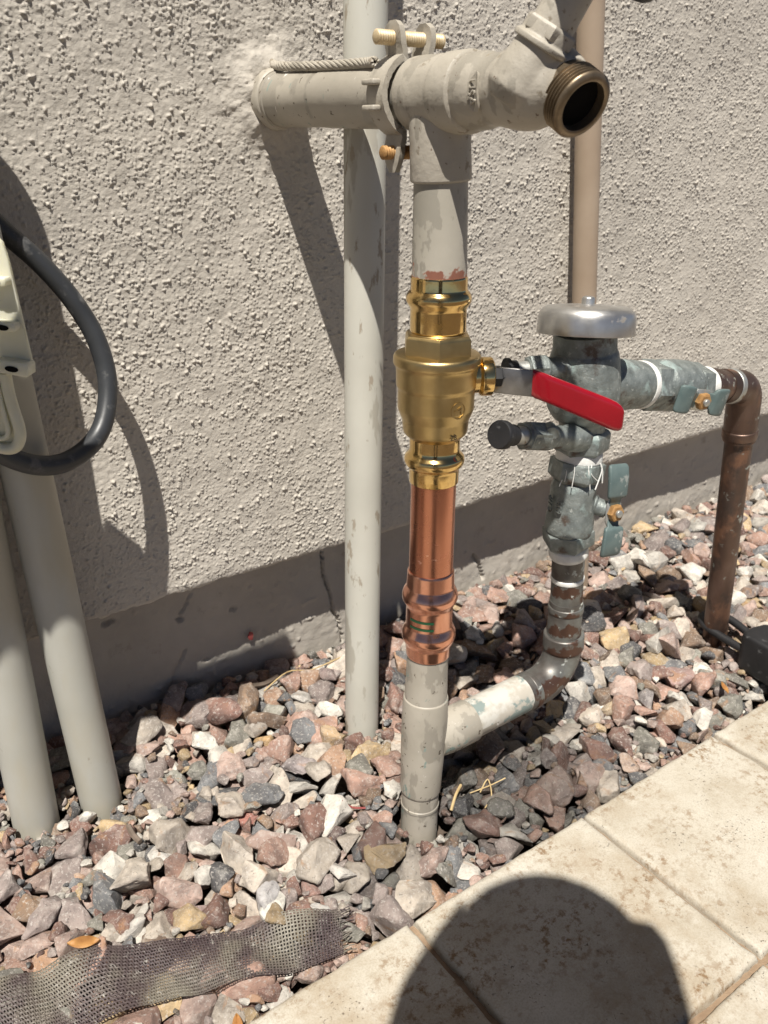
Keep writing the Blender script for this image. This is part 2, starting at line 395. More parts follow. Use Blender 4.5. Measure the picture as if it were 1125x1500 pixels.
def m_mesh():
    k = NT('mesh_fabric'); k.coords()
    c = k.ramp(k.noise(9, 4, .6), [(.36,(.045,.030,.034)), (.48,(.08,.060,.058)), (.60,(.155,.138,.11)), (.74,(.24,.22,.18))])
    c = k.mix(k.ramp(k.noise(120, 4, .6), [(.6,0.0),(.72,.6)]), c, (.42,.40,.36))
    k.set(color=c, rough=.6); return k.m
M['mesh'] = m_mesh()
M['shirt'] = pm('blue_cotton', [(.3,(.05,.07,.12)), (.7,(.07,.10,.16))], 30, rough=.9, bump=(300,.3,.001))
M['jeans'] = pm('denim', [(.3,(.03,.04,.07)), (.7,(.05,.065,.10))], 60, rough=.9, bump=(400,.3,.001))
M['skin'] = pm('skin', [(.3,(.40,.23,.16)), (.7,(.47,.28,.20))], 30, rough=.5)
M['hair'] = pm('dark_hair', [(.3,(.015,.01,.008)), (.7,(.03,.02,.015))], 90, rough=.6, bump=(200,.5,.002))
M['enclosure'] = pm('grey_enclosure_paint', [(.3,(.40,.40,.37)), (.7,(.46,.46,.43))], 9, rough=.45, bump=(40,.1,.001))

# ------------------------------------------------------------------ setting: ground, patio, gravel, house wall
YW, YF, YR = 1.08, 1.15, 0.735
Z_EDGE = 0.270
def gz(x, y):                                              # top of the gravel
    return 0.004+0.036*np.clip((y-0.60)/0.13, 0, 1)+0.050*np.clip((y-0.73)/0.40, 0, 1)+0.006*np.sin(x*5.1+1)+0.004*np.sin(x*11+y*9)
g = mk('ground', [(-60,-60,-.09),(60,-60,-.09),(60,60,-.09),(-60,60,-.09)], [(0,1,2,3)], M['soil'], smooth=False, center=(0,0,-.09))
g['kind'] = 'structure'

# patio: separate travertine pavers on a mortar bed
P_X, P_Y, P_EDGE, P_X0 = .3155, .2915, .5985, .4644
pat = mk('patio', *boxvf((1.1, P_EDGE-.440, -.0515), (1,0,0), (0,1,0), (0,0,1), 4.4, .872, .08), M['grout'], smooth=False)
pat['kind'] = 'structure'
def paver_mesh(seed):
    r = np.random.default_rng(seed); n = 37; wx, wy = P_X-.007, P_Y-.007
    s = np.linspace(-1, 1, n); s = np.sign(s)*(1-(1-abs(s))**1.6)
    X, Y = np.meshgrid(s*wx/2, s*wy/2, indexing='ij')
    d = np.minimum(wx/2-abs(X), wy/2-abs(Y))
    rr = .007+.003*vnoise(n, n, 3, r)
    Z = -np.where(d < rr, rr-np.sqrt(np.maximum(0, rr**2-(rr-d)**2)), 0)
    Z += .0006*vnoise(n, n, 4, r)
    e = .0022*vnoise(n, n, 2.5, r)+.0012*vnoise(n, n, 1.2, r)
    k = np.exp(-d/.006); X = X-np.sign(X)*k*abs(e)*(abs(X) > wx/2-.02); Y = Y-np.sign(Y)*k*abs(e)*(abs(Y) > wy/2-.02)
    Xf, Yf, Zf = np.pad(X, 1, 'edge'), np.pad(Y, 1, 'edge'), np.pad(Z, 1, 'edge')
    Zf[0, :] = Zf[-1, :] = -.04; Zf[:, 0] = Zf[:, -1] = -.04
    V = np.stack([Xf, Yf, Zf], -1).reshape(-1, 3); N = n+2
    F = [(i*N+j, (i+1)*N+j, (i+1)*N+j+1, i*N+j+1) for i in range(N-1) for j in range(N-1)]
    me = bpy.data.meshes.new('paver'); me.from_pydata(V.tolist(), [], F)
    me.polygons.foreach_set('use_smooth', [True]*len(F)); me.set_sharp_from_angle(angle=math.radians(60)); me.materials.append(M['paver'])
    return me
pmesh = [paver_mesh(s) for s in range(4)]
for j in range(3):
    for i in range(-5, 9):
        o = bpy.data.objects.new('paver', pmesh[(i*3+j*5) % 4])
        link(o, pat, (P_X0+(i+.5)*P_X+rnd.uniform(-.001,.001), P_EDGE-(j+.5)*P_Y+rnd.uniform(-.001,.001), rnd.uniform(-.0012,.0008)))
        o.rotation_euler = (0, 0, math.pi*((i+j) % 2)+rnd.uniform(-.003,.003))

# house wall: stucco coat over a recessed footing
wall = root('house_wall', (1.2, YW, 0), 'beige spatter-textured stucco house wall above a recessed smooth concrete footing', 'wall')
def build_stucco():
    x0, x1, z0, z1, h = .0, 2.16, Z_EDGE, 1.215, .0013
    nx, nz = int((x1-x0)/h)+1, int((z1-z0)/h)+1
    H = .00035*vnoise(nx, nz, 2.2)+.00035*vnoise(nx, nz, 5)+.0007*vnoise(nx, nz, 22)+.0025*vnoise(nx, nz, 110)
    dens = .50+.28*vnoise(nx, nz, 60)+.40*vnoise(nx, nz, 10)
    B = np.zeros((nx, nz))
    N = 185000
    px, pz = rng.integers(4, nx-4, N), rng.integers(4, nz-4, N)
    keep = rng.random(N) < dens[px, pz]; px, pz = px[keep], pz[keep]
    rad = rng.choice([.35,.48,.65,.9,1.4], len(px), p=[.28,.34,.26,.10,.02])
    hh = rng.uniform(1.2, 2.3, len(px))
    K = {}
    for i in range(len(px)):
        r = rad[i]; w_ = int(math.ceil(r+1))
        e = rng.uniform(.75, 1.3)
        gx, gy = np.mgrid[-w_:w_+1, -w_:w_+1]
        d2 = (gx*e+rng.uniform(-.4,.4))**2+(gy/e+rng.uniform(-.4,.4))**2
        b = np.sqrt(np.maximum(0, 1-d2/(r+.35)**2))*r*h*hh[i]
        a, c = px[i], pz[i]
        lo_a, hi_a, lo_c, hi_c = max(0,a-w_), min(nx,a+w_+1), max(0,c-w_), min(nz,c+w_+1)
        sub = B[lo_a:hi_a, lo_c:hi_c]
        np.maximum(sub, b[lo_a-a+w_:hi_a-a+w_, lo_c-c+w_:hi_c-c+w_], out=sub)
    X, Z = x0+np.arange(nx)*h, z0+np.arange(nz)*h
    # smoother plaster smeared round the pipe hole
    dx, dz = X[:, None]-.593, Z[None, :]-.95
    dd = np.sqrt(dx**2+dz**2)
    sm = np.exp(-np.maximum(0, dd-.05)**2/(2*.028**2))*(.75+.25*vnoise(nx, nz, 22))
    H = H+B*(1-.85*np.clip(sm, 0, 1))+.009*np.exp(-np.maximum(0, dd-.036)**2/(2*.014**2))*(1+.35*vnoise(nx, nz, 16))+.0022*sm*vnoise(nx, nz, 14)+.0010*sm*vnoise(nx, nz, 5)
    # sampling columns: finer near the camera
    cols = [0.0]
    while cols[-1] < nx-2: cols.append(cols[-1]+1.0+.75*cols[-1]/nx)
    ci = np.minimum(np.array(cols).round().astype(int), nx-1); ci = np.unique(ci)
    ri = np.arange(0, nz, 1)
    Hs = H[ci][:, ri]; Xs = np.repeat(X[ci][:, None], len(ri), 1); Zs = np.repeat(Z[ri][None, :], len(ci), 0)
    ez = (.0035*vnoise(nx, 2, 14)+.0035*vnoise(nx, 2, 50)+.002*vnoise(nx, 2, 5))[:, 0][ci]
    Zs = Zs+ez[:, None]*np.exp(-(Zs-z0)/.03)
    Ys = YW-Hs
    rollr = .004*np.exp(-(Zs-z0)/.005); Ys = Ys+rollr
    # underside rows, turned back to the footing
    ux = np.repeat(Xs[:, :1], 3, 1); uz = np.stack([Zs[:,0]-.0015, Zs[:,0]-.002, Zs[:,0]-.002], 1)
    uy = np.stack([Ys[:,0]+.004, Ys[:,0]+.012, np.full(len(ci), YF+.01)], 1)
    gridmesh('stucco_coat', np.concatenate([ux[:, ::-1], Xs], 1), np.concatenate([uy[:, ::-1], Ys], 1), np.concatenate([uz[:, ::-1], Zs], 1),
             M['stucco'], wall, (1.15, YW, .78))
    return X[ci[0]], X[ci[-1]], Z[-1]
sx0, sx1, sz1 = build_stucco()
# plain stretches of the same coat outside the detailed part
for (a, b, c, d) in ((-3.5, sx0, Z_EDGE, 3.0), (sx1, 6.5, Z_EDGE, 3.0), (sx0, sx1, sz1, 3.0)):
    mk('stucco_coat', *boxvf(((a+b)/2, YW+.04, (c+d)/2), (1,0,0), (0,1,0), (0,0,1), b-a, .08, d-c), M['stucco'], wall, smooth=False)
def build_footing():
    x0, x1, z0, z1, h = -.2, 2.6, -.10, .30, .003
    nx, nz = int((x1-x0)/h)+1, int((z1-z0)/h)+1
    H = .0028*vnoise(nx, nz, 40)+.0010*vnoise(nx, nz, 9)+.0006*vnoise(nx, nz, 3.2)
    X = x0+np.arange(nx)*h; Z = z0+np.arange(nz)*h
    lump = np.maximum(0, vnoise(nx, nz, 4)-.72)*.012; H = H+lump
    def groove(P, wd, dp):
        for (a, b) in zip(P[:-1], P[1:]):
            for t in np.linspace(0, 1, 60):
                x, z = a[0]+(b[0]-a[0])*t+rnd.uniform(-.0015,.0015), a[1]+(b[1]-a[1])*t
                i, j = int((x-x0)/h), int((z-z0)/h)
                if 0 <= i < nx-1 and 0 <= j < nz-1: H[i:i+wd, j] = -dp
    def onF(*pts): return [(atY(px, py, YF).x, atY(px, py, YF).z) for px, py in pts]
    groove(onF((471,806),(474,840),(484,870),(488,893),(497,908),(503,938)), 1, .010)
    groove(onF((693,812),(702,826),(707,846)), 2, .010)
    groove(onF((262,905),(280,870)), 1, .005)
    groove(onF((250,1020),(256,990),(272,950)), 1, .004)
    for px, py in ((262,905),(152,912),(160,908),(340,890),(300,965)): groove(onF((px,py),(px+4,py+3)), 2, .008)
    Xs = np.repeat(X[:, None], nz, 1); Zs = np.repeat(Z[None, :], nx, 0)
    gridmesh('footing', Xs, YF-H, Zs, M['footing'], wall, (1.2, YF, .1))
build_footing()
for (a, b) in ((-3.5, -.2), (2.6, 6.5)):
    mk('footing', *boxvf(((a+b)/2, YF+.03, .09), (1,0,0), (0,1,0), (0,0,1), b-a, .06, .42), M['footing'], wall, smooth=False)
mk('sky_blocking_eave', *boxvf((1.5, YW-.19, 2.72), (1,0,0), (0,1,0), (0,0,1), 10, .50, .16), M['stucco'], wall, smooth=False)  # unseen overhang, added to keep sky light off the wall
pa = atY(367, 931, YF-.006)
mk('paint_spot', *prism([(.006*math.cos(a)*rnd.uniform(.5,1.1), .011*math.sin(a)*rnd.uniform(.6,1.1)) for a in np.linspace(0, 2*math.pi, 15)[:-1]],
   pa, (1,0,0), (0,0,1), (0,1,0), .0015), pm('red_paint_spot', [(.3,(.28,.05,.05)), (.7,(.38,.09,.08))], 80, rough=.7), wall)

# ------------------------------------------------------------------ gravel
gravel = mk('gravel_bed', [(-1.6,P_EDGE,-.075),(4.5,P_EDGE,-.075),(4.5,YF,-.055),(-1.6,YF,-.055)], [(0,1,2,3)], M['soil'], smooth=False)
gravel['kind'] = 'structure'
PIPES = []                                                 # (x, y, r) kept free of stones; filled below
RB = atY(613, 1205, YR)
PIPES.append((RB.x, RB.y, .034))
CB = atZ(530, 1058, .018); PIPES.append((CB.x, CB.y, .030))
L1 = atZ(57, 1222, -.002); L2 = atZ(152, 1188, 0.0); PIPES += [(L1.x, L1.y, .033), (L2.x, L2.y, .032)]
CO = atY(1047, 945, .762); PIPES.append((CO.x, CO.y, .024))
BR = atZ(812, 838, .030); BR.y = min(BR.y, 1.04); PIPES.append((BR.x, BR.y, .024))
def stone_mesh(seed, fine=True):
    r = random.Random(seed); bm = bmesh.new()
    ax = (1, r.uniform(.62,.95), r.uniform(.42,.75))
    for i in range(r.randint(10, 17)):
        v = Vector((r.gauss(0,1), r.gauss(0,1), r.gauss(0,1))).normalized()*r.uniform(.82, 1.05)
        bm.verts.new((v.x*ax[0], v.y*ax[1], v.z*ax[2]))
    q = bmesh.ops.convex_hull(bm, input=list(bm.verts))
    bmesh.ops.delete(bm, geom=list({e for e in q['geom_interior']+q['geom_unused'] if isinstance(e, bmesh.types.BMVert)}), context='VERTS')
    bmesh.ops.dissolve_limit(bm, angle_limit=math.radians(14), verts=list(bm.verts), edges=list(bm.edges))
    bmesh.ops.bevel(bm, geom=list(bm.edges), offset=r.uniform(.06,.13), segments=2 if fine else 1, profile=.5, affect='EDGES', clamp_overlap=True)
    bmesh.ops.triangulate(bm, faces=list(bm.faces)); bmesh.ops.recalc_face_normals(bm, faces=bm.faces)
    if fine: bmesh.ops.subdivide_edges(bm, edges=[e for e in bm.edges if e.calc_length() > .22], cuts=2, use_grid_fill=True)
    bmesh.ops.triangulate(bm, faces=list(bm.faces)); bm.normal_update()
    for v in bm.verts:
        q = v.co*2.3+Vector((seed*3.1, seed*1.7, 0)); v.co += v.normal*(.075*mnoise.noise(q)+.04*mnoise.noise(q*2.7)+.02*mnoise.noise(q*6))
    # uneven broken faces
    for v in bm.verts:
        n = math.sin(v.co.x*7+seed)*math.sin(v.co.y*8+seed*2)*math.sin(v.co.z*9+seed*3)
        v.co *= 1+.05*n
    mn = [min(v.co[k] for v in bm.verts) for k in range(3)]; mx = [max(v.co[k] for v in bm.verts) for k in range(3)]
    for v in bm.verts:
        for k in range(3): v.co[k] = (v.co[k]-(mn[k]+mx[k])/2)
    ext = tuple((mx[k]-mn[k])/2 for k in range(3))
    me = bpy.data.meshes.new('stone'); bm.to_mesh(me); bm.free()
    me.polygons.foreach_set('use_smooth', [True]*len(me.polygons)); me.set_sharp_from_angle(angle=math.radians(38))
    me.materials.append(M['stone']); return me, ext
SHAPES = [stone_mesh(s) for s in range(44)]; COARSE = [stone_mesh(s, False) for s in range(44)]
PAL = [((.49,.36,.305),11), ((.44,.28,.22),14), ((.25,.145,.115),12), ((.34,.28,.255),14), ((.22,.225,.23),9), ((.12,.122,.125),8),
       ((.68,.64,.57),14), ((.57,.50,.42),15), ((.52,.385,.22),7), ((.47,.30,.20),6), ((.28,.195,.135),8), ((.28,.27,.23),9)]
PC = [c for c, n in PAL for _ in range(n)]
def wetness(x, y):
    px, py, _ = proj((x, y, 0)); d = ((px-740)/160)**2+((py-1135)/90)**2
    d2 = ((px-560)/60)**2+((py-1250)/50)**2
    return max(0.0, min(1.0, 1.35-d), min(.8, 1.1-d2))*.85
def lay_stones():
    x0, x1, y0, y1, h = -.45, 2.75, P_EDGE+.003, YF-.004, .003
    nx, ny = int((x1-x0)/h), int((y1-y0)/h)
    GX, GY = np.meshgrid(x0+(np.arange(nx)+.5)*h, y0+(np.arange(ny)+.5)*h, indexing='ij')
    T = gz(GX, GY); H = T-.066
    OB = np.zeros((nx, ny), bool)
    for (a, b, r) in PIPES: OB |= (GX-a)**2+(GY-b)**2 < r*r
    stones = []
    def drop(x, y, s, shape, yaw, col, force=False):
        me, ext = SHAPES[shape]; a, b, c = ext[0]*s, ext[1]*s, ext[2]*s
        i0, i1 = int((x-a-x0)/h), int((x+a-x0)/h)+1; j0, j1 = int((y-a-y0)/h), int((y+a-y0)/h)+1
        if i0 < 0 or j0 < -2 or i1 >= nx or j1 > ny+2: return False
        j0, j1 = max(0, j0), min(ny, j1)
        if y-b*.8 < y0 or y+b*.7 > y1: return False
        gx, gy = GX[i0:i1, j0:j1]-x, GY[i0:i1, j0:j1]-y
        u, v = gx*math.cos(yaw)+gy*math.sin(yaw), -gx*math.sin(yaw)+gy*math.cos(yaw)
        q = 1-(u/a)**2-(v/b)**2; inside = q > 0
        if inside.sum() < 4: return False
        if (OB[i0:i1, j0:j1] & (1-(u/a)**2-(v/b)**2 > .12)).any(): return False
        cap = c*np.sqrt(np.maximum(q, 0))
        zc = np.quantile((H[i0:i1, j0:j1]+cap)[inside], .42)
        t = T[i0:i1, j0:j1][inside].mean()
        if zc+c*.5 > t+.010 and not force: return False
        # lean with the slope of what it lies on
        hx = H[min(nx-1, i1), (j0+j1)//2]-H[i0, (j0+j1)//2]; hy = H[(i0+i1)//2, min(ny-1, j1)]-H[(i0+i1)//2, j0]
        H[i0:i1, j0:j1] = np.where(inside, np.maximum(H[i0:i1, j0:j1], zc+cap*.92), H[i0:i1, j0:j1])
        tx = max(-.4, min(.4, hy/(2*a)))+rnd.gauss(0, .14); ty = max(-.4, min(.4, -hx/(2*a)))+rnd.gauss(0, .14)
        stones.append(dict(p=(x, y, zc), s=s, shape=shape, rot=(tx, ty, yaw), col=col, ab=a*b, foot=(i0,i1,j0,j1), inside=inside, top=zc+cap, wet=wetness(x, y)))
        return True
    # lower layer and fill
    def field(n, lo, hi, tries):
        for _ in range(n):
            best = None
            for _k in range(tries):
                i, j = rnd.randrange(14, nx-14), rnd.randrange(4, ny-4)
                d = H[i, j]-T[i, j]
                if best is None or d < best[0]: best = (d, i, j)
            _, i, j = best; c = rnd.choice(PC); f = rnd.uniform(.70, 1.12)
            drop(GX[i, j], GY[i, j], rnd.uniform(lo, hi), rnd.randrange(len(SHAPES)), rnd.uniform(0, 6.28), tuple(min(.74, q*f) for q in c))
    field(900, .026, .040, 12)
    # stones one can pick out in the photograph: (px, py, radius, colour)
    for px, py, s, c in [(350,1145,.026,(.44,.20,.16)), (531,1081,.023,(.50,.36,.19)), (568,1175,.025,(.19,.20,.21)), (296,1200,.027,(.66,.62,.55)),
                         (385,1043,.019,(.50,.33,.16)), (337,1018,.026,(.42,.23,.185)), (394,1336,.027,(.15,.13,.09)), (462,1304,.026,(.66,.64,.60)),
                         (186,1322,.026,(.62,.58,.52)), (116,1210,.028,(.10,.105,.11)), (233,1210,.023,(.68,.65,.60)), (500,1245,.026,(.62,.58,.52)),
                         (455,1250,.022,(.40,.25,.21)), (516,1115,.017,(.58,.53,.48)), (387,1284,.026,(.55,.53,.52)), (271,1283,.024,(.45,.33,.30)),
                         (436,1082,.03,(.36,.31,.30)), (960,757,.034,(.42,.27,.21)), (1022,748,.032,(.50,.48,.43)), (1005,955,.036,(.40,.27,.24)),
                         (270,1375,.026,(.50,.35,.25)), (137,1395,.025,(.38,.25,.22)), (64,1388,.024,(.15,.165,.18)), (492,1180,.023,(.14,.10,.09)),
                         (545,1222,.02,(.36,.31,.29)), (605,1010,.022,(.33,.30,.28)), (700,1000,.025,(.42,.33,.27)), (955,985,.022,(.30,.27,.26)),
                         (895,1000,.02,(.46,.36,.24)), (925,1020,.022,(.45,.40,.34)), (880,1050,.021,(.12,.125,.13)), (925,1090,.022,(.40,.30,.24)),
                         (480,960,.022,(.30,.23,.21)), (440,988,.022,(.60,.57,.52)), (480,1042,.026,(.50,.36,.22)), (455,1330,.016,(.17,.12,.08))]:
        s *= 1.12
        p = atZ(px, py, 0.0); p = atZ(px, py, float(gz(p.x, p.y))+.004)
        drop(p.x, p.y, s, rnd.randrange(len(SHAPES)), rnd.uniform(0, 6.28), c, True)
    field(1300, .020, .045, 22)
    field(1300, .010, .020, 16)
    field(2200, .005, .011, 16)
    for st in stones:
        i0, i1, j0, j1 = st['foot']; vis = (st['top'] >= H[i0:i1, j0:j1]-.0015) & st['inside']
        px, py, z = proj(st['p'])
        fr = -20 < px < 1145 and 0 < py < 1520 and z > 0
        st['score'] = vis.mean()*st['ab']*(1/z**2) if fr else -1
    return stones, (H, GX, GY, x0, y0, h)
stones, (HF, GX, GY, hx0, hy0, hh_) = lay_stones()
stones.sort(key=lambda s: -s['score'])
for st in stones[:300]:
    o = bpy.data.objects.new('stone', SHAPES[st['shape']][0])
    link(o, gravel, st['p']); o.rotation_euler = st['rot']; o.scale = (st['s'],)*3
    o.color = (*st['col'], 1-st['wet'])
def rest_of_stones(L):
    VV = []; FF = []; CC = []; base = 0; cache = {}
    for k, (me, ext) in enumerate(COARSE):
        v = np.empty(len(me.vertices)*3); me.vertices.foreach_get('co', v)
        f = np.empty(len(me.polygons)*3, np.int32); me.polygons.foreach_get('vertices', f); cache[k] = (v.reshape(-1,3), f.reshape(-1,3))
    from mathutils import Euler
    for st in L:
        v, f = cache[st['shape']]; R = np.array(Euler(st['rot']).to_matrix())
        VV.append(v @ R.T*st['s']+np.array(st['p'])); FF.append(f+base); base += len(v)
        CC.append(np.repeat(np.array([[*st['col'], 1-st['wet']]]), len(v), 0))
    V = np.concatenate(VV); F = np.concatenate(FF); C = np.concatenate(CC); c = np.array(WLOC['gravel_bed'])
    me = bpy.data.meshes.new('loose_gravel'); nf = len(F)
    me.vertices.add(len(V)); me.vertices.foreach_set('co', (V-c).ravel().astype(np.float32))
    me.loops.add(nf*3); me.loops.foreach_set('vertex_index', F.ravel().astype(np.int32))
    me.polygons.add(nf); me.polygons.foreach_set('loop_start', np.arange(nf, dtype=np.int32)*3); me.polygons.foreach_set('loop_total', np.full(nf, 3, np.int32))
    me.polygons.foreach_set('use_smooth', np.ones(nf, bool)); me.update(calc_edges=True); me.set_sharp_from_angle(angle=math.radians(38))
    for c_me, _ in COARSE: bpy.data.meshes.remove(c_me)
    at = me.color_attributes.new('tint', 'FLOAT_COLOR', 'POINT'); at.data.foreach_set('color', C.ravel().astype(np.float32))
    me.materials.append(M['gravel'])
    o = link(bpy.data.objects.new('loose_gravel', me), gravel, Vector(c)); o['kind'] = 'stuff'
rest_of_stones(stones[300:])
def hs(x, y, w_=2):                                        # height of the laid stones about a point
    i, j = int((x-hx0)/hh_), int((y-hy0)/hh_)
    i = min(max(i, w_), HF.shape[0]-w_-1); j = min(max(j, 0), HF.shape[1]-1)
    return float(HF[i-w_:i+w_+1, max(0,j-w_):j+w_+1].mean())

# ------------------------------------------------------------------ water riser with valve and hose tap
AX = ([138,265,440,530,750,900,1000,1150,1210], [644,646,643,640,634,629,625,616,613])
def RA(py): return atY(float(np.interp(py, *AX)), py, YR)
def mpp(p): return proj(p)[2]/FPX
riser = root('water_riser', (RB.x, RB.y, -.03), 'beige painted water riser with brass ball valve, bright copper section and hose tap', 'pipe')
def vert(name, y0, y1, prof, mat, parent, seg=48, ch=.0015, **kw):
    """turned piece on the riser axis; prof = (pixel row, half width in pixels)"""
    a, b = RA(y0), RA(y1); d = (b-a).normalized(); L = []
    for py, hw in prof:
        q = RA(py); L.append(((q-a).dot(d), hw*mpp(q)))
    return mk(name, *rev(a, d, rounded(L, ch), seg), mat, parent, **kw)
TE = RA(138); HY = .0335                                    # centre of the upper tee
# pipe through the wall
mk('wall_pipe', *rev((TE.x, YW+.03, TE.z+.006), Vector((TE.x,.775,TE.z))-Vector((TE.x,YW+.03,TE.z+.006)), [(0,.0335),(.055,.0335),(.056,.0318),(.17,.0318),(.171,.0325),(.36,.0325)], 48), M['paint_worn'], riser)
mk('pipe_collar', *rev((TE.x, YW+.005, TE.z+.006), (0,-1,0), rounded([(0,.037),(.010,.0375),(.022,.036),(.024,.034)], .003), 40), M['paint_worn'], riser)
def tee_vf():
    h = rev((TE.x, .768, TE.z), (0,-1,0), rounded([(0,.033),(.0,.0365),(.022,.0365),(.024,.036),(.052,.036),(.056,.0372),(.084,.0372),(.086,.033)], .002), 56)
    a = RA(150); b = RA(266); d = b-a; L = d.length
    v = rev(a, d, rounded([(0,.030),(L*.25,.0325),(L*.5,.0318),(L*.98,.0325),(L,.0300)], .0015), 56)
    return join(h, v)
# fillet saddle where branch meets run
ut = mk('upper_tee', *tee_vf(), M['paint'], riser)
vert('upper_pipe', 262, 412, [(262,40),(400,40.5),(412,40.5)], M['scraped'], riser)
# ball valve: cast body with its turned ends
def half(y, l, r): return (y, (r-l)/2)
bv = vert('ball_valve', 487, 640, [(486,40),(490,44),(514,46),(517,62),(521,64.5),(531,64.5),(535,61),(541,60),(563,59),(568,56.5),(596,56),(606,52),(612,49),(627,47.5),(632,46),(640,37)], M['cast'], riser)
vert('press_collar', 404, 490, [(404,41),(406,42),(424,42),(428,46),(434,48.5),(441,48),(447,44),(452,41.5),(484,41.5),(488,37)], M['brass'], bv)
vert('press_collar', 634, 705, [(634,36),(640,37),(656,36.8),(661,38.5),(666,43.5),(672,44.5),(678,42.5),(682,37.5),(685,36.5),(704,36.2),(705.5,33)], M['brass'], bv)
a, b = RA(487), RA(521); d = (b-a)
mk('hex_collar', *rev(a, d, rounded([(0,.034),(.0005,.0385),(.004,.0415),(d.length,.0425)], .001), 6, rot=.62), M['cast'], bv, angle=25)
SD = Vector((.86,-.5,0)); VC = RA(553)
mk('stem', *rev(VC+SD*.03, SD, rounded([(0,.019),(.017,.019),(.019,.0185),(.022,.0225),(.034,.0225),(.036,.0195)], .001), 40), M['brass'], bv)
# lever: a bent plate with a red grip
LA = atY(724, 556, .700); LB = atY(784, 562, .662); LC = atY(909, 613, .600)
def slab(a, b, h0, h1, t, up):
    n = (b-a).cross(up).normalized(); V = []
    for p, h in ((a, h0), (b, h1)):
        for s in (-1, 1):
            for q in (-1, 1): V.append(p+up*(h/2*s)+n*(t/2*q))
    return V, [(0,1,3,2),(4,6,7,5),(0,4,5,1),(2,3,7,6),(0,2,6,4),(1,5,7,3)]
UPZ = Vector((0,0,1))
bevelled('lever', slab(LA, LB, .031, .0315, .0035, UPZ), M['steel'], bv, .001, 2)
bx, by_, bz = frame(SD)
mk('stem_nut', *rev(VC+SD*.064, SD, rounded([(0,.0125),(.012,.0125),(.013,.008),(.024,.008)], .001), 6), M['rubber'], bv, angle=25)
ups = Vector((.10,-.05,1)).normalized()
def grip_vf():
    dirn = (LC-LB).normalized(); n = dirn.cross(UPZ).normalized(); u = Vector((0,0,1))
    rings = []; m = 28; sects = [(-.004,.0155,.004),(0,.0165,.0052),(.02,.0165,.0055),(.06,.0172,.0055),(.088,.0178,.0055),(.097,.0172,.0052),(.1025,.0155,.0045),(.106,.0125,.003),(.1075,.009,.0012)]
    V = []; F = []; Lf = (LC-LB).length/.104
    for t, hh, th in sects:
        c = LB+dirn*(t*Lf)
        for i in range(m):
            a = 2*math.pi*i/m; ca, sa = math.cos(a), math.sin(a); e = .38
            V.append(c+u*(hh*math.copysign(abs(sa)**e, sa))+n*(th*math.copysign(abs(ca)**.6, ca)))
    k = len(sects)
    for j in range(k-1):
        for i in range(m): F.append((j*m+i, j*m+(i+1) % m, (j+1)*m+(i+1) % m, (j+1)*m+i))
    F += [tuple(range(m-1,-1,-1)), tuple((k-1)*m+i for i in range(m))]
    return V, F
gr = mk('lever_grip', *grip_vf(), M['redgrip'], bv, angle=60); gr['label'] = 'glossy red vinyl grip on the lever'
# marks on the valve body
VFACE = (CAM-VC); DOWN = Vector((0,0,1))
def on_valve(vf, px, py, rpx, mat, name, parent, turn=0.0, lift=0.0):
    q = RA(py); r = rpx*mpp(q); vd = (CAM-q); vd.z = 0; vd.normalize(); sd2 = Vector((-vd.y, vd.x, 0))
    off = (px-float(np.interp(py, *AX)))*mpp(q); s = max(-.98, min(.98, off/r)); an = math.asin(s)
    fc = vd*math.cos(an)+sd2*math.sin(an)
    return mk(name, *wrap(vf, q, (0,0,1), r, fc, turn, lift), mat, parent, smooth=False)
on_valve(text_vf('28', .0088, .0006), 664, 628, 48.5, M['ink'], 'marking', bv)
def ring_vf(r, wd, t, n=36):
    V = []; F = []
    for k, (rr, z) in enumerate([(r-wd/2,-t), (r-wd/2,t/2), (r+wd/2,t/2), (r+wd/2,-t)]):
        for i in range(n): V.append(Vector((rr*math.cos(2*math.pi*i/n), rr*math.sin(2*math.pi*i/n), z)))
    for k in range(4):
        for i in range(n): F.append((k*n+i, k*n+(i+1) % n, ((k+1) % 4)*n+(i+1) % n, ((k+1) % 4)*n+i))
    return V, F
emb = join(ring_vf(.0092, .0011, .001), boxvf((-.001,0,0), (1,0,0),(0,1,0),(0,0,1), .009,.0014,.0016), boxvf((.0035,-.0005,0), (1,0,0),(0,1,0),(0,0,1), .0014,.008,.0016),
           boxvf((.001,.003,0), (.9,.4,0),(-.4,.9,0),(0,0,1), .005,.0013,.0016))
on_valve(emb, 671, 588, 56.4, M['cast'], 'emblem', bv)
on_valve(text_vf('E', .0075, .002), 667, 519, 47, M['cast'], 'lettering', bv, turn=-.05, lift=.0)
on_valve(ring_vf(.0036, .0010, .001), 647, 519, 46, M['cast'], 'lettering', bv)
# copper section and coupling
vert('copper_pipe', 700, 842, [(700,33.2),(842,32.2)], M['copper'], riser)
cpl = vert('press_coupling', 834, 957, [(833,33),(835,34.4),(856,35),(861,38.5),(868,41),(875,40.5),(881,36.5),(885,34.5),(912,34),(916,36.5),(922,39.5),(929,39.5),(935,37),(940,33.5),(956,32),(957.5,30)], M['copperfit'], riser)
for py in (896, 906):
    q = RA(py); wdt = .034; V = []; F = []
    st = on_valve(([Vector((-wdt/2+wdt*i/12, s*.0017, .0003)) for s in (-1,1) for i in range(13)], [(i, i+1, i+14, i+13) for i in range(12)]), 617, py, 34.6, M['green'], 'printed_stripe', cpl)
vert('lower_pipe', 950, 1030, [(950,30),(1030,31.5)], M['paint_worn'], riser)
vert('lower_tee', 1018, 1156, [(1018,31),(1019.5,33),(1050,33.5),(1090,32.5),(1120,31),(1153,29.5),(1156,27.5)], M['paint_worn'], riser, ch=.002)
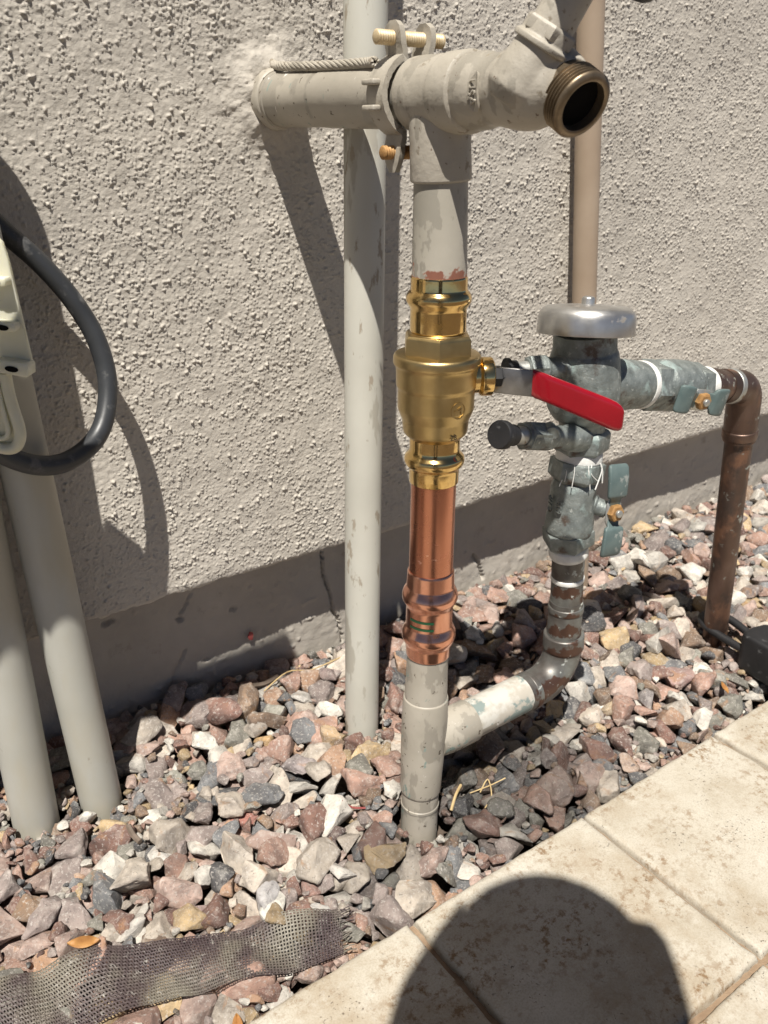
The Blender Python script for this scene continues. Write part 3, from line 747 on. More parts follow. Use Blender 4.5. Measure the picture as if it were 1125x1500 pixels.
mk('stub_pipe', *rev(RA(1150), RB+Vector((0,0,-.06))-RA(1150), [(0,.0268),(.028,.0268),(.029,.0278),(.033,.0278),(.034,.0268),(.15,.0268)], 40), M['paint_worn'], riser)
# hose tap on the outer end of the tee
HB = Vector((TE.x, .688, TE.z))
OUTC = atY(855, 157, .556); OD = Vector((-.06,-.87,-.46)).normalized()
BC = Vector((.5985, .604, .943))
STD = Vector((.30,-.40,.86)).normalized(); BN = atY(806, 44, .590)
def tap_vf():
    inlet = rev(HB, BC-HB, rounded([(-.008,.033),(0,.0335),(.018,.0345),(.026,.034),(.034,.031),(.045,.0315),(.058,.034),(.072,.036),(.084,.036),(.098,.032),(.110,.022),(.116,.010)], .003), 48)
    out = rev(OUTC-OD*.074, OD, [(0,.014),(.004,.022),(.014,.029),(.026,.0305),(.036,.0295),(.044,.028)], 48)
    neck = rev(BN-STD*.066, STD, [(0,.020),(.012,.028),(.030,.0265),(.044,.0235),(.054,.0225)], 40)
    return join(inlet, out, neck)
tap = mk('hose_tap', *tap_vf(), M['paint'], riser)
rm = tap.modifiers.new('remesh', 'REMESH'); rm.mode = 'VOXEL'; rm.voxel_size = .0019; rm.use_smooth_shade = True
sm_ = tap.modifiers.new('smooth', 'SMOOTH'); sm_.iterations = 7; sm_.factor = .5
outl = mk('threaded_outlet', *rev(OUTC, OD, [(-.0005,.0215),(.0005,.0235),(-.001,.0275),(-.003,.0292)]+[(-.004-.0035*i+e, .0292-dr) for i in range(5) for e, dr in ((0,0),(-.0012,.0020),(-.0022,.0020),(-.0030,0))]+[(-.024,.0265),(-.034,.0265),(-.034,.020),(-.020,.0205)], 48, closed=True), M['oldbrass'], tap, angle=50)
mk('bore_shade', *rev(OUTC-OD*.0335, OD, [(0,.0210),(.024,.0212)], 40), M['black'], outl)  # black plug in the outlet: the shade inside is painted
bon = mk('bonnet_nut', *rev(BN-STD*.010, STD, rounded([(-.006,.0225),(-.005,.0270),(-.001,.0272),(.001,.0238),(.0022,.0232),(.0125,.0228),(.014,.020)], .0008), 48), M['paint'], tap)
mk('bonnet_hex', *rev(BN-STD*.0075, STD, rounded([(0,.020),(.0005,.0255),(.010,.0255),(.012,.0235)], .001), 6, rot=.3), M['paint'], bon, angle=25)
mk('packing_stem', *rev(BN, STD, rounded([(0,.0195),(.04,.0185),(.042,.012),(.075,.010),(.09,.006)], .002), 40), M['paint'], tap)
WC = BN+STD*.072; WN = Vector((.50,-.30,.80)).normalized(); wx, wy, _ = frame(WN)
WP = [WC+(wx*math.cos(2*math.pi*i/40)+wy*math.sin(2*math.pi*i/40))*(.058+.004*math.cos(10*math.pi*i/40)) for i in range(41)]
wh = join(tube(WP, .0062, 14), *[tube([WC, WC+(wx*math.cos(a)+wy*math.sin(a))*.056], .0055, 12) for a in np.linspace(0, 2*math.pi, 6)[:-1]])
mk('handwheel', *wh, M['rubber'], tap)
# raised pad with letters on the tap body
def on_tap(vf, name, px, turn, lift, mat):
    y = .651; q = Vector((.596, y, .9425)); ax = (BC-HB).normalized()
    vd = (CAM-q); vd -= ax*vd.dot(ax); vd.normalize()
    return mk(name, *wrap(vf, q, ax, .0325, vd, turn, lift), mat, tap, smooth=False)
pad = [(math.copysign(abs(math.cos(a))**.5, math.cos(a))*.0165, math.copysign(abs(math.sin(a))**.5, math.sin(a))*.006) for a in np.linspace(0, 2*math.pi, 33)[:-1]]
on_tap(prism(pad, (0,0,0), (1,0,0), (0,1,0), (0,0,1), .0028), 'name_pad', 705, 0.0, .0012, M['paint'])
on_tap(text_vf('USA', .0112, .0024), 'lettering', 705, 0.0, .0030, M['paint'])
pw = atY(740, 82, .63)

# ------------------------------------------------------------------ pipe clamp and earth wire on the wall pipe
clp = root('pipe_clamp', (TE.x, .805, TE.z), 'two-jaw painted clamp with toothed jaws and long bolts round the pipe behind the tee', 'clamp')
def jaw(side):
    """toothed half clamp: the section runs up the pipe's flank, ears at top and bottom"""
    cx_, cz = TE.x, TE.z; yA, yB = .800, .771; t = .0065; pts = []
    for a in np.linspace(-68, 68, 23):
        r = .0355+.0035*(1-abs(a)/68)
        pts.append((side*r*math.cos(math.radians(a)), r*math.sin(math.radians(a))))
    top = [(side*.0135,.041), (side*.0155,.048), (side*.0165,.056), (side*.0165,.063), (side*.016,.0675)]
    bot = [(side*.016,-.074), (side*.0165,-.064), (side*.0165,-.056), (side*.0155,-.048), (side*.0135,-.041)]
    line = bot+pts+top; V = []; F = []; n = len(line)
    for i, (u, v) in enumerate(line):
        p0, p1 = line[max(i-1, 0)], line[min(i+1, n-1)]; tx, tz = p1[0]-p0[0], p1[1]-p0[1]; L = math.hypot(tx, tz)
        nx_, nz_ = tz/L, -tx/L
        if nx_*side < 0: nx_, nz_ = -nx_, -nz_
        e = .0; wdt = 1.0
        if i in (0, n-1): wdt = .35
        elif i in (1, n-2): wdt = .8
        yb = yB+(.0007 if (i % 2 and 4 < i < n-5) else 0)
        ym = (yA+yB)/2
        for o_, y in ((0, yA), (0, yb), (t, yb), (t, yA)):
            V.append((cx_+u+nx_*o_, ym+(y-ym)*wdt, cz+v+nz_*o_))
    for i in range(n-1):
        for k in range(4): F.append((i*4+k, i*4+(k+1) % 4, (i+1)*4+(k+1) % 4, (i+1)*4+k))
    F += [(0,1,2,3), tuple((n-1)*4+k for k in (3,2,1,0))]
    return V, F
for side in (-1, 1):
    j_ = mk('jaw', *jaw(side), M['paint'], clp, angle=30)
for zz in (.007, -.007):                                    # lug on the near jaw that takes the wire
    bevelled('lug', boxvf((TE.x-.0475, .788, TE.z+.012*(1 if zz > 0 else -1)), (1,0,0),(0,1,0),(0,0,1), .010,.022,.0055), M['paint'], clp, .0015)
def bolt(p, L, r, mat):
    prof = [(0, r*.75), (.0015, r)]; n = int(L/.003)
    for i in range(n): prof += [(.002+i*.003, r), (.002+i*.003+.0015, r*.82)]
    prof += [(L, r), (L+.001, r*.8)]
    return mk('bolt', *rev(p, (1,0,0), prof, 24), mat, clp, angle=50)
bolt((TE.x-.044, .785, TE.z+.0525), .085, .0072, M['yellowbolt'])
b2 = bolt((TE.x-.036, .785, TE.z-.0545), .070, .0072, M['rust']); b2['label'] = 'rusty orange lower bolt'
EW0 = Vector((TE.x-.002, YW-.006, TE.z+.047)); EWP = [EW0+Vector((-.012,.012,.012)), EW0, Vector((TE.x-.010,1.035,TE.z+.042)), Vector((TE.x-.014,.97,TE.z+.038)), Vector((TE.x-.016,.90,TE.z+.035)), Vector((TE.x-.018,.84,TE.z+.0335)), Vector((TE.x-.02,.82,TE.z+.033))]
EC = spline(EWP, 12); strands = []
for k in range(7):
    Q = []
    for i, p in enumerate(EC):
        d = (EC[min(i+1, len(EC)-1)]-EC[max(i-1, 0)]).normalized(); x, y, _ = frame(d); a = 2*math.pi*k/7+i*.42
        Q.append(p+(x*math.cos(a)+y*math.sin(a))*.0037)
    strands.append(tube(Q, .0021, 8))
tag(mk('earth_wire', *join(*strands), M['paint']), 'twisted stranded wire painted beige, lying along the top of the wall pipe', 'wire')

# ------------------------------------------------------------------ backflow assembly
bf = root('vacuum_breaker_assembly', (.86, YR, -.03), 'weathered grey-green vacuum breaker with silver cap, two shutoff valves and tarnished copper post', 'backflow preventer')
BX = ([440,520,600,665,740,780,810,850,890,940], [858,857,856,849,834,832,833,831,829,825])
def BA(py): return atY(float(np.interp(py, *BX)), py, YR)
def bvert(name, prof, mat, parent, seg=40, ch=.0015, rot=0.0, **kw):
    a, b = BA(prof[0][0]), BA(prof[-1][0]); d = (b-a).normalized(); L = []
    for py, hw in prof:
        q = BA(py); L.append(((q-a).dot(d), hw*mpp(q)))
    return mk(name, *rev(a, d, rounded(L, ch), seg, rot), mat, parent, **kw)
TB = RA(1088)                                               # branch off the lower tee
EB = BA(940); ECn = Vector((EB.x, YR, TB.z+.004))
mk('tee_branch', *rev(TB+Vector((.018,0,0)), ECn-TB, rounded([(0,.028),(.018,.0305),(.034,.0312),(.066,.0312),(.067,.0285),(.10,.0285)], .002), 44), M['paint_worn'], bf)
mk('branch_pipe', *rev(TB+Vector((.08,0,.0015)), ECn-TB, [(0,.0285),(.055,.0285),(.11,.0285)], 44), pm('half_stripped_paint', [(.3,(.36,.33,.275)), (.7,(.44,.41,.355))], 14, rough=.5,
   layers=[(20,.55,.04,(.50,.485,.44),.6,0,(3,1,1),ONE), (26,.54,.02,(.23,.28,.265),.55,.2,(7,2,2),ONE)], bump=(60,.3,.0015)), bf)
ep = bent(ECn+Vector((-.085,0,-.002)), ECn, EB+Vector((0,0,.004)), .052, 14)
er = [.0285]+[.0285]*(len(ep)-2)+[.0285]
mk('elbow', *tube(ep, er, 40), M['patina'], bf)
mk('elbow_rim', *rev(ep[0]+Vector((.012,0,0)), (1,0,0), rounded([(0,.0285),(.001,.0298),(.009,.0298),(.011,.0285)], .001), 40), M['patina'], bf)
bvert('elbow_rim', [(926,28),(927,29.6),(945,29.8),(948,28)], M['patina'], bf)
bvert('nipple', [(878,24.5),(932,24.8)], M['patina'], bf)
bvert('copper_collar', [(884,24),(885,26),(893,26),(894.5,24)], M['patina'], bf)
bvert('adapter', [(812,24),(845,23.4),(890,23.6)], M['patina'], bf)
bvert('copper_collar', [(842,23),(843,24.5),(848,24.6),(849.5,23)], M['tape'], bf)
bvert('thread_tape', [(799,26),(801,28),(809,29),(814,27),(815,24)], M['tape'], bf)
sv1 = bvert('shutoff_valve', [(700,26),(703,30),(712,33),(735,33.5),(752,34),(756,35),(776,35),(779,32),(781,30)], M['bronze'], bf); sv1['label'] = 'lower shutoff valve on the vertical leg'
bvert('hex_end', [(772,28),(774,38.5),(793,38),(800,28)], M['bronze'], sv1, seg=6, rot=.5, angle=25)
bvert('hex_end', [(673,30),(674,41),(698,40.5),(706,30)], M['bronze'], sv1, seg=6, rot=.35, angle=25)
bvert('thread_tape', [(658,31),(660,33.5),(672,34.5),(676,31)], M['tape'], bf)
for i in range(9):                                          # frayed ends of the tape
    q = BA(672); a = rnd.uniform(-.9, .9); c0 = q+Vector((-.68*math.cos(a)+.73*math.sin(a), -.73*math.cos(a)-.68*math.sin(a), 0))*.035
    if i == 0: fr = []
    fr.append(tube(spline([c0+Vector((0,0,.003)), c0*1+Vector((rnd.uniform(-.006,.006), -.003, -.008)), c0+Vector((rnd.uniform(-.012,.012), -.004, -rnd.uniform(.012,.034)))], 4), rnd.uniform(.0004,.0009), 5))
mk('tape_fray', *join(*fr), M['tape'], bf)
body = bvert('breaker_body', [(486,46),(512,46.5),(516,49),(528,51),(560,53.5),(592,52),(606,44),(614,34),(640,32)], M['bronze'], bf, seg=48, ch=.003)
bvert('body_hex', [(625,30),(628,38),(633,42),(656,41.5),(662,33)], M['bronze'], body, seg=6, rot=.2, angle=25)
capc = BA(489); capn = (Vector((0,0,1))+Vector((.73,.68,0))*.13).normalized()
cap = mk('cap', *rev(capc, -capn, rounded([(-.0375,.006),(-.037,.030),(-.0355,.050),(-.033,.056),(-.028,.0605),(-.021,.0625),(0,.0632),(.0005,.060),(-.004,.058)], .002), 64), M['alu'], body)
mk('cap_screw', *rev(capc+capn*.036, capn, rounded([(0,.0085),(.009,.0085),(.011,.007),(.012,.004)], .001), 24), M['alu'], cap)
def along(name, a, b, prof, mat, parent, seg=36, rot=0.0, ch=.0012, angle=35):
    """turned piece between points a and b, prof = (0..1, r)"""
    L = (b-a).length; return mk(name, *rev(a, b-a, rounded([(t*L, r) for t, r in prof], ch), seg, rot), mat, parent, angle=angle)
# test cocks on the camera's left
def cock(pa, pb, pc, cap_m, lab):
    t = along('test_cock', pa, pb, [(0,.020),(.25,.0185),(.3,.0155),(.55,.0150),(.6,.0175),(.62,.0180),(.95,.0175),(1,.0135)], M['bronze'], bf); t['label'] = lab
    along('hex', pa+(pb-pa)*.62, pa+(pb-pa)*.98, [(0,.015),(.02,.0195),(.98,.0190),(1,.015)], M['bronze'], t, 6, .3, .001, 25)
    along('thread', pa+(pb-pa)*.95, pc, [(0,.0115),(.9,.0115),(1,.010)], M['zinc'], t)
    return t
q = BA(632); pa = q+Vector((-.012,-.012,-.004)); pc = atY(738, 637, .695); pb = pa+(pc-pa)*.78
t1 = cock(pa, pb, pa+(pc-pa)*.93, M['rubber'], 'lower test cock with black cap')
along('cap', pa+(pc-pa)*.90, pa+(pc-pa)*1.06, [(0,.0135),(.55,.0135),(.62,.0175),(.92,.0178),(1,.0165)], M['rubber'], t1)
scp = atY(808, 636, .690); along('screw_slot', scp+Vector((.006,.012,.002)), scp, [(0,.0105),(.92,.0105),(1,.009)], M['bronze'], t1)
q = BA(540); pa = q+Vector((-.028,-.004,.006)); pc = atY(742, 543, .765); pb = pa+(pc-pa)*.70
t2 = cock(pa, pb, pa+(pc-pa)*.9, M['rubber'], 'upper test cock behind the lever')
along('cap', pa+(pc-pa)*.86, pa+(pc-pa)*1.02, [(0,.013),(.6,.013),(.65,.0165),(1,.016)], M['rubber'], t2)
# outlet leg to the right
OA = BA(568); OA = OA+Vector((.030,0,0)); OE = atY(1092, 566, .742); dO = (OE-OA); LO = dO.length
def oleg(name, prof, mat, parent, seg=40, rot=0.0, angle=35):
    return mk(name, *rev(OA, dO, rounded([(t*LO, r) for t, r in prof], .0015), seg, rot), mat, parent, angle=angle)
def ot(px):                                                # fraction along the outlet leg at a pixel column
    return max(0, min(1.2, min(((abs(proj(OA+dO*t)[0]-px), t) for t in np.linspace(0, 1.1, 221)))[1]))
oleg('outlet_neck', [(0,.036),(ot(905),.036),(ot(925),.0345),(ot(934),.0335),(ot(936),.029),(ot(946),.029)], M['bronze'], bf)
oleg('thread_tape', [(ot(932),.029),(ot(934),.0345),(ot(940),.0345),(ot(942),.029)], M['tape'], bf)
sv2 = oleg('shutoff_valve', [(ot(955),.031),(ot(962),.0375),(ot(985),.0385),(ot(1000),.0375),(ot(1006),.033),(ot(1010),.030)], M['bronze'], bf); sv2['label'] = 'upper shutoff valve on the outlet leg'
oleg('hex_end', [(ot(940),.030),(ot(941),.0375),(ot(960),.0375),(ot(964),.030)], M['bronze'], sv2, 6, .2, 25)
oleg('hex_end', [(ot(1004),.028),(ot(1006),.036),(ot(1022),.0355),(ot(1026),.028)], M['bronze'], sv2, 6, .3, 25)
oleg('thread_tape', [(ot(1022),.027),(ot(1024),.0300),(ot(1031),.0300),(ot(1033),.027)], M['tape'], bf)
oleg('adapter', [(ot(1030),.0275),(ot(1043),.0280),(ot(1044),.0262),(ot(1075),.0262)], M['oldcopper'], bf)
CB0 = Vector((CO.x, CO.y, -.06)); ecorner = OE
elp = bent(OA+dO*ot(1056), ecorner, ecorner+(CB0-ecorner)*.16, .034, 12)
mk('copper_elbow', *tube(elp, .0272, 36), M['oldcopper'], bf)
along('solder_rim', OA+dO*ot(1066), OA+dO*ot(1072), [(0,.0262),(.1,.0285),(.9,.0285),(1,.0262)], M['zinc'], bf)
e1 = ecorner+(CB0-ecorner)*.125; e2 = ecorner+(CB0-ecorner)*.155
along('solder_rim', e1, e2, [(0,.0265),(.1,.0288),(.9,.0285),(1,.0235)], M['oldcopper'], bf)
along('copper_post', e1, CB0, [(0,.0228),(1,.0222)], M['oldcopper'], bf)
# butterfly handles
def wing_handle(parent, c, axis, dirn, la, lb, wd, stem_from):
    ax = Vector(axis).normalized(); dr = Vector(dirn); dr = (dr-ax*dr.dot(ax)).normalized(); sdv = ax.cross(dr)
    along('stem', stem_from, c-ax*.004, [(0,.016),(.35,.0155),(.4,.013),(.8,.0125),(.85,.008),(1,.008)], M['bronze'], parent)
    hd = bevelled('handle_plate', prism([(-.012,-wd*.40),(.012,-wd*.40),(.020,-wd*.28),(.020,wd*.28),(.012,wd*.40),(-.012,wd*.40),(-.020,wd*.28),(-.020,-wd*.28)], c, dr, sdv, ax, .0026), M['zinc'], parent, .0006, 1)
    for s, L in ((1, la), (-1, lb)):
        V = []; F = []; m = 20
        sects = [(.010,.0,.30,.0022), (.020,.002,.30,.0024), (.022,.004,.46,.0038), (.026,.005,.50,.0042), (L*.75,.004,.52,.0046), (L*.95,.002,.51,.0044), (L,.001,.47,.003), (L+.0015,.001,.40,.001)]
        for t, o_, hw, th in sects:
            for i in range(m):
                a = 2*math.pi*i/m; ca, sa = math.cos(a), math.sin(a)
                V.append(c+dr*(s*t)+ax*(o_+th*.8*math.copysign(abs(sa)**.5, sa))+sdv*(wd*hw*math.copysign(abs(ca)**.25, ca)))
        k = len(sects)
        for j in range(k-1):
            for i in range(m): F.append((j*m+i, j*m+(i+1) % m, (j+1)*m+(i+1) % m, (j+1)*m+i))
        F += [tuple(range(m-1,-1,-1)), tuple((k-1)*m+i for i in range(m))]
        mk('handle_wing', V, F, M['handle'], parent, angle=60)
    nut = mk('handle_nut', *rev(c+ax*.001, ax, rounded([(0,.011),(.0005,.0128),(.008,.0128),(.0095,.010)], .0008), 6), M['rust'], parent, angle=25)
    mk('stem_tip', *rev(c+ax*.006, ax, rounded([(0,.0055),(.008,.0055),(.009,.004)], .0006), 20), M['zinc'], nut)
c1 = atY(898, 750, .690); s1 = BA(738); wing_handle(sv1, c1, (-.12,-.98,.12), (.10,.02,1), .068, .064, .034, s1+Vector((.022,-.012,0)))
c2 = atY(1026, 586, .690); s2 = OA+dO*ot(985); wing_handle(sv2, c2, (-.18,-.98,-.10), dO, .050, .047, .040, s2+Vector((.005,-.02,-.005)))
# raised marks on the lower valve
def on_b(txt, size, px, py, rpx, turn):
    q = BA(py); r = rpx*mpp(q); vd = (CAM-q); vd.z = 0; vd.normalize(); s2_ = Vector((-vd.y, vd.x, 0))
    off = (px-float(np.interp(py, *BX)))*mpp(q); an = math.asin(max(-.95, min(.95, off/r))); fc = vd*math.cos(an)+s2_*math.sin(an)
    mk('lettering', *wrap(text_vf(txt, size, .0022), q, (0,0,1), r, fc, turn, .0006), M['bronze'], sv1, smooth=False)
on_b('600', .0125, 821, 733, 33.5, math.pi/2); on_b('CWP', .0115, 808, 733, 33.2, math.pi/2)

# ------------------------------------------------------------------ other pipes on the wall
def conduit(name, pts, r, mat, label, cat='conduit'):
    return tag(mk(name, *tube(pts, r, 40), mat), label, cat)
c0 = Vector((CB.x, CB.y, -.06)); ctop = atY(536, -60, .965); cm = CB
dirc = (ctop-cm); conduit('conduit', [cm-dirc*.09, cm+dirc*.3, cm+dirc*.7, ctop+dirc*.9], .0272, M['pvc'], 'straight white conduit with drip stains standing in front of the wall behind the riser')
def straight(base, px, py, y, r, mat, label, name='conduit', cat='conduit', ext=1.0):
    top = atY(px, py, y); d = top-base; return conduit(name, [base-d*(.07/d.length), base+d*.5, top, top+d*ext], r, mat, label, cat)
straight(L2, 38, 690, 1.005, .0290, M['pvc_grey'], 'slanting pale grey conduit nearest the bare wall, right of the pair at left', ext=.9)
straight(L1, -36, 760, 1.01, .0305, M['pvc_grey'], 'slanting pale grey conduit at the left picture edge, left of the pair', ext=.9)
bt = atY(866, 0, 1.042)
straight(BR, 866, 0, 1.042, .0215, M['tan'], 'tan painted pipe standing close to the wall behind the vacuum breaker', 'pipe', 'pipe', ext=.5)

# enclosure beyond the left edge that the conduits feed
ENX = .118
enc = root('electrical_enclosure', (ENX-.17, YW, .62), 'grey wall-mounted electrical box beyond the left edge fed by two conduits', 'electrical box')
bevelled('housing', boxvf((ENX-.17, YW-.055, .93), (1,0,0),(0,1,0),(0,0,1), .34,.108,.62), M['enclosure'], enc, .006, 2)
bevelled('door', boxvf((ENX-.17, YW-.114, .93), (1,0,0),(0,1,0),(0,0,1), .31,.008,.58), M['enclosure'], enc, .003, 2)
shadow_caster = root('unseen_shadow_caster', (-.14, YW, 1.0), 'unseen grey discs and plate beyond the left edge, added to cast shade on the wall', 'shadow caster')  # made-up unseen object, shaped to cast the shade at left
for zz in (1.10, 1.26): bevelled('shadow_caster_arm', boxvf((-.30, YW-.165, zz), (1,0,0),(0,1,0),(0,0,1), .03,.33,.03), M['enclosure'], shadow_caster, .003, 2)
mk('shadow_disc', *rev((-.205, .738, 1.19), (0,-1,0), rounded([(0,.21),(0,.22),(.016,.22),(.016,.21)], .004), 56), M['enclosure'], shadow_caster)
mk('shadow_drum', *rev((-.205, .90, 1.19), (0,-1,0), [(0,.10),(.17,.10)], 40), M['rubber'], shadow_caster)
mk('shadow_disc', *rev((-.205, .905, 1.19), (0,-1,0), rounded([(0,.13),(0,.14),(.012,.14),(.012,.13)], .003), 48), M['enclosure'], shadow_caster)
bevelled('shadow_plate', boxvf((.095, .73, 1.091), (1,0,0),(0,1,0),(0,0,1), .305,.03,.134), M['enclosure'], shadow_caster, .005, 2)

# cable loop and plastic strip at the left edge
YC = .985
cps = [atY(-95,240,1.04), atY(-45,290,1.04), atY(5,338,1.038), atY(58,385,1.036), atY(105,438,1.030), atY(140,495,1.022), atY(157,555,1.010), atY(154,610,.994), atY(136,648,.980), atY(100,675,.963), atY(60,682,.953), atY(15,670,.948), atY(-30,640,.95), atY(-75,590,.97), atY(-100,520,1.0)]
tag(mk('cable', *tube(spline(cps, 8), .0116, 28), M['cable']), 'thick grey-black cable bending in a loop in front of the wall at left', 'cable')
def strip():
    c = atY(14, 545, .915); rt_ = (RT*1.0+Vector((0,0,-.0))).normalized(); tilt = math.radians(11)
    up_ = (Vector((0,0,1))*math.cos(tilt)-rt_*math.sin(tilt)).normalized(); x_ = (rt_*math.cos(tilt)+Vector((0,0,1))*math.sin(tilt)).normalized(); n_ = x_.cross(up_)
    r_ = root('plastic_strip', c, 'translucent yellowish plastic strip with slotted steps and a rounded loop, hanging at the left edge', 'plastic strip')
    k = mpp(c)
    def P(px, py):
        v = atY(px, py, .915)-c; return v.dot(x_), v.dot(up_)
    def plate(nm, pts, t, off=0.0, bev=.0015):
        o = bevelled(nm, prism([P(*p) for p in pts], c+n_*off, x_, up_, n_, t), M['plastic'], r_, bev, 2); return o
    plate('spine', [(-62,345),(2,345),(12,352),(22,378),(59,528),(60,540),(-62,540)], .006)
    for (ya, yb, xr) in ((402,414,26), (466,478,40), (522,541,60)):   # shelf ribs with dark plates for slots
        xl = xr-58
        plate('rib', [(xl,ya),(xr-2,ya-1),(xr+1,ya+4),(xr+1,yb-2),(xr-4,yb),(xl,yb)], .020, .007, .001)
    for (xc, yc, wd) in ((8,408,18), (16,473,26), (31,532,24)):
        V, F = prism([P(xc+wd/2*math.copysign(abs(math.cos(a))**.8, math.cos(a)), yc+4*math.sin(a)) for a in np.linspace(0, 2*math.pi, 21)[:-1]], c+n_*.0175, x_, up_, n_, .0012)
        mk('slot_shade', V, F, M['black'], r_)  # dark plate on the rib, painted shade instead of a hole
    lp = [P(*q) for q in [(10,545),(16,575),(24,600),(32,622),(33,638),(26,652),(12,659),(-8,660),(-30,655),(-45,640),(-48,600),(-50,545)]]
    L3 = spline([c+x_*u+up_*v+n_*.006 for u, v in lp], 6)
    mk('loop', *tube(L3, .0062, 16), M['plastic'], r_)
    lp2 = [P(*q) for q in [(-6,548),(0,580),(8,610),(13,628),(9,640),(-4,645),(-22,642),(-32,630),(-34,600),(-34,548)]]
    mk('inner_rib', *tube(spline([c+x_*u+up_*v+n_*.008 for u, v in lp2], 6), .0028, 10), M['plastic'], r_)
    plate('web', [(-50,538),(12,538),(18,575),(26,605),(32,630),(26,648),(8,656),(-10,657),(-30,652),(-45,640)], .003, .002, .0006)
strip()

# ------------------------------------------------------------------ padlock round the copper post
pk = root('padlock', atZ(1132, 975, .0), 'black rubber-coated padlock with its shackle round the foot of the copper post', 'padlock')
pc_ = atZ(1120, 956, .034); pdir = (Vector((CO.x, CO.y, 0))-Vector((pc_.x, pc_.y, 0))).normalized(); pside = Vector((-pdir.y, pdir.x, 0))
ob = bevelled('body', prism([(-.062,-.034),(.022,-.038),(.033,-.028),(.036,0),(.033,.028),(.022,.038),(-.062,.034)], pc_, pdir, pside, Vector((0,0,1)), .076), M['rubber'], pk, .007, 3)
sh = [pc_+pdir*.025-pside*.026+Vector((0,0,-.002)), pc_+pdir*.06-pside*.028, Vector((CO.x,CO.y,pc_.z+.004))-pside*.031, Vector((CO.x,CO.y,pc_.z+.006))+pdir*.026-pside*.020, Vector((CO.x,CO.y,pc_.z+.006))+pdir*.034, Vector((CO.x,CO.y,pc_.z+.006))+pdir*.026+pside*.020, Vector((CO.x,CO.y,pc_.z+.004))+pside*.031, pc_+pdir*.06+pside*.028, pc_+pdir*.025+pside*.026]
mk('shackle', *tube(spline(sh, 8), .0078, 18), M['rubber'], pk)
fce = (CAM-pc_); fce.z *= .6; fce.normalize(); 
V, F = ring_vf(.0125, .0022, .0006); V2, F2 = ring_vf(.0085, .0012, .0006)
xx, yy = pdir*-1, Vector((0,0,1)); nrm = -pside if (-pside).dot(CAM-pc_) > 0 else pside
mk('emblem', [pc_+nrm*.0346+xx*v.x*1.0-xx*.004+yy*v.y*1.2 for v in V+V2], F+[tuple(i+len(V) for i in q) for q in F2], M['whiteprint'], pk)

# ------------------------------------------------------------------ strip of mesh fabric on the stones
def mesh_strip():
    up_px = [(-60,1508),(10,1476),(80,1448),(164,1419),(246,1398),(329,1379),(415,1358),(498,1333)]
    lo_px = [(20,1576),(85,1548),(150,1520),(240,1484),(292,1466),(340,1450),(425,1422),(503,1384)]
    A = spline([atZ(x, y, -.005) for x, y in up_px], 20); B = spline([atZ(x, y, -.005) for x, y in lo_px], 20)
    n = 132; m = 19
    def samp(L, t):
        f = t*(len(L)-1); i = min(int(f), len(L)-2); return L[i].lerp(L[i+1], f-i)
    G = []
    for i in range(n+1):
        a, b = samp(A, i/n), samp(B, i/n); row = []
        for j in range(m+1):
            p = a.lerp(b, j/m); hz = max(hs(p.x+dx_, p.y+dy_, 1) for dx_ in (-.009,0,.009) for dy_ in (-.009,0,.009))
            row.append(Vector((p.x, p.y, hz+.004+.002*math.sin(i*.16)+.001*math.sin(i*.31+j*.35))))
        G.append(row)
    Zs = np.array([[p.z for p in r] for r in G])
    for _ in range(30):
        q = np.pad(Zs, 1, 'edge'); Zs = (q[:-2,1:-1]+q[2:,1:-1]+q[1:-1,:-2]+q[1:-1,2:]+q[1:-1,1:-1])/5
    V = []; F = []
    for i in range(n+1):
        for j in range(m+1):
            p = G[i][j]; V.append(Vector((p.x+rnd.gauss(0,.0003), p.y+rnd.gauss(0,.0003), max(float(Zs[i, j]), hs(p.x, p.y, 1)-.006)+.0008*((i+j) % 2))))
    def idx(i, j): return i*(m+1)+j
    for i in range(n):
        for j in range(m):
            q = [idx(i,j), idx(i+1,j), idx(i+1,j+1), idx(i,j+1)]; c = sum((V[k] for k in q), Vector())/4
            if i > n-3 and rnd.random() < .35: continue
            inn = []
            for k in q: inn.append(len(V)); V.append(V[k].lerp(c, rnd.uniform(.36,.48)))
            for e in range(4): F.append((q[e], q[(e+1) % 4], inn[(e+1) % 4], inn[e]))
    o = mk('mesh_fabric', V, F, M['mesh'], smooth=False)
    s = o.modifiers.new('thickness', 'SOLIDIFY'); s.thickness = .0011; s.offset = 0
    # frayed end threads
    fr = [tube([V[idx(n, j)], V[idx(n, j)]+Vector((.006+rnd.uniform(0,.012), rnd.uniform(-.008,.004), rnd.uniform(-.004,.003)))], .0007, 5) for j in range(m+1)]
    mk('frayed_thread', *join(*fr), M['mesh'], o)
    tag(o, 'frayed strip of grey open-weave mesh fabric lying over the stones beside the pavers', 'fabric')
mesh_strip()

# ------------------------------------------------------------------ dry leaves, straw and twigs
def leaf(px, py, L, wd, ang, label, lift=.006):
    p = atZ(px, py, 0); p = atZ(px, py, float(gz(p.x, p.y))); z = hs(p.x, p.y, 2)+lift
    V = []; F = []; n = 9
    for i in range(n):
        t = i/(n-1); wv = wd*math.sin(math.pi*min(1, t*.97+.015))**.8
        for s in (-1, 0, 1):
            u, v = (t-.5)*L, s*wv/2
            V.append((p.x+u*math.cos(ang)-v*math.sin(ang), p.y+u*math.sin(ang)+v*math.cos(ang), z+.004*abs(s)+.006*(t-.5)**2+u*.06))
    for i in range(n-1):
        for s in range(2): F.append((i*3+s, i*3+s+1, i*3+4+s, i*3+3+s))
    o = mk('dry_leaf', V, F, M['leaf'], angle=60); m_ = o.modifiers.new('thickness', 'SOLIDIFY'); m_.thickness = .0006
    tag(o, label, 'leaf', 'dry leaves on the gravel')
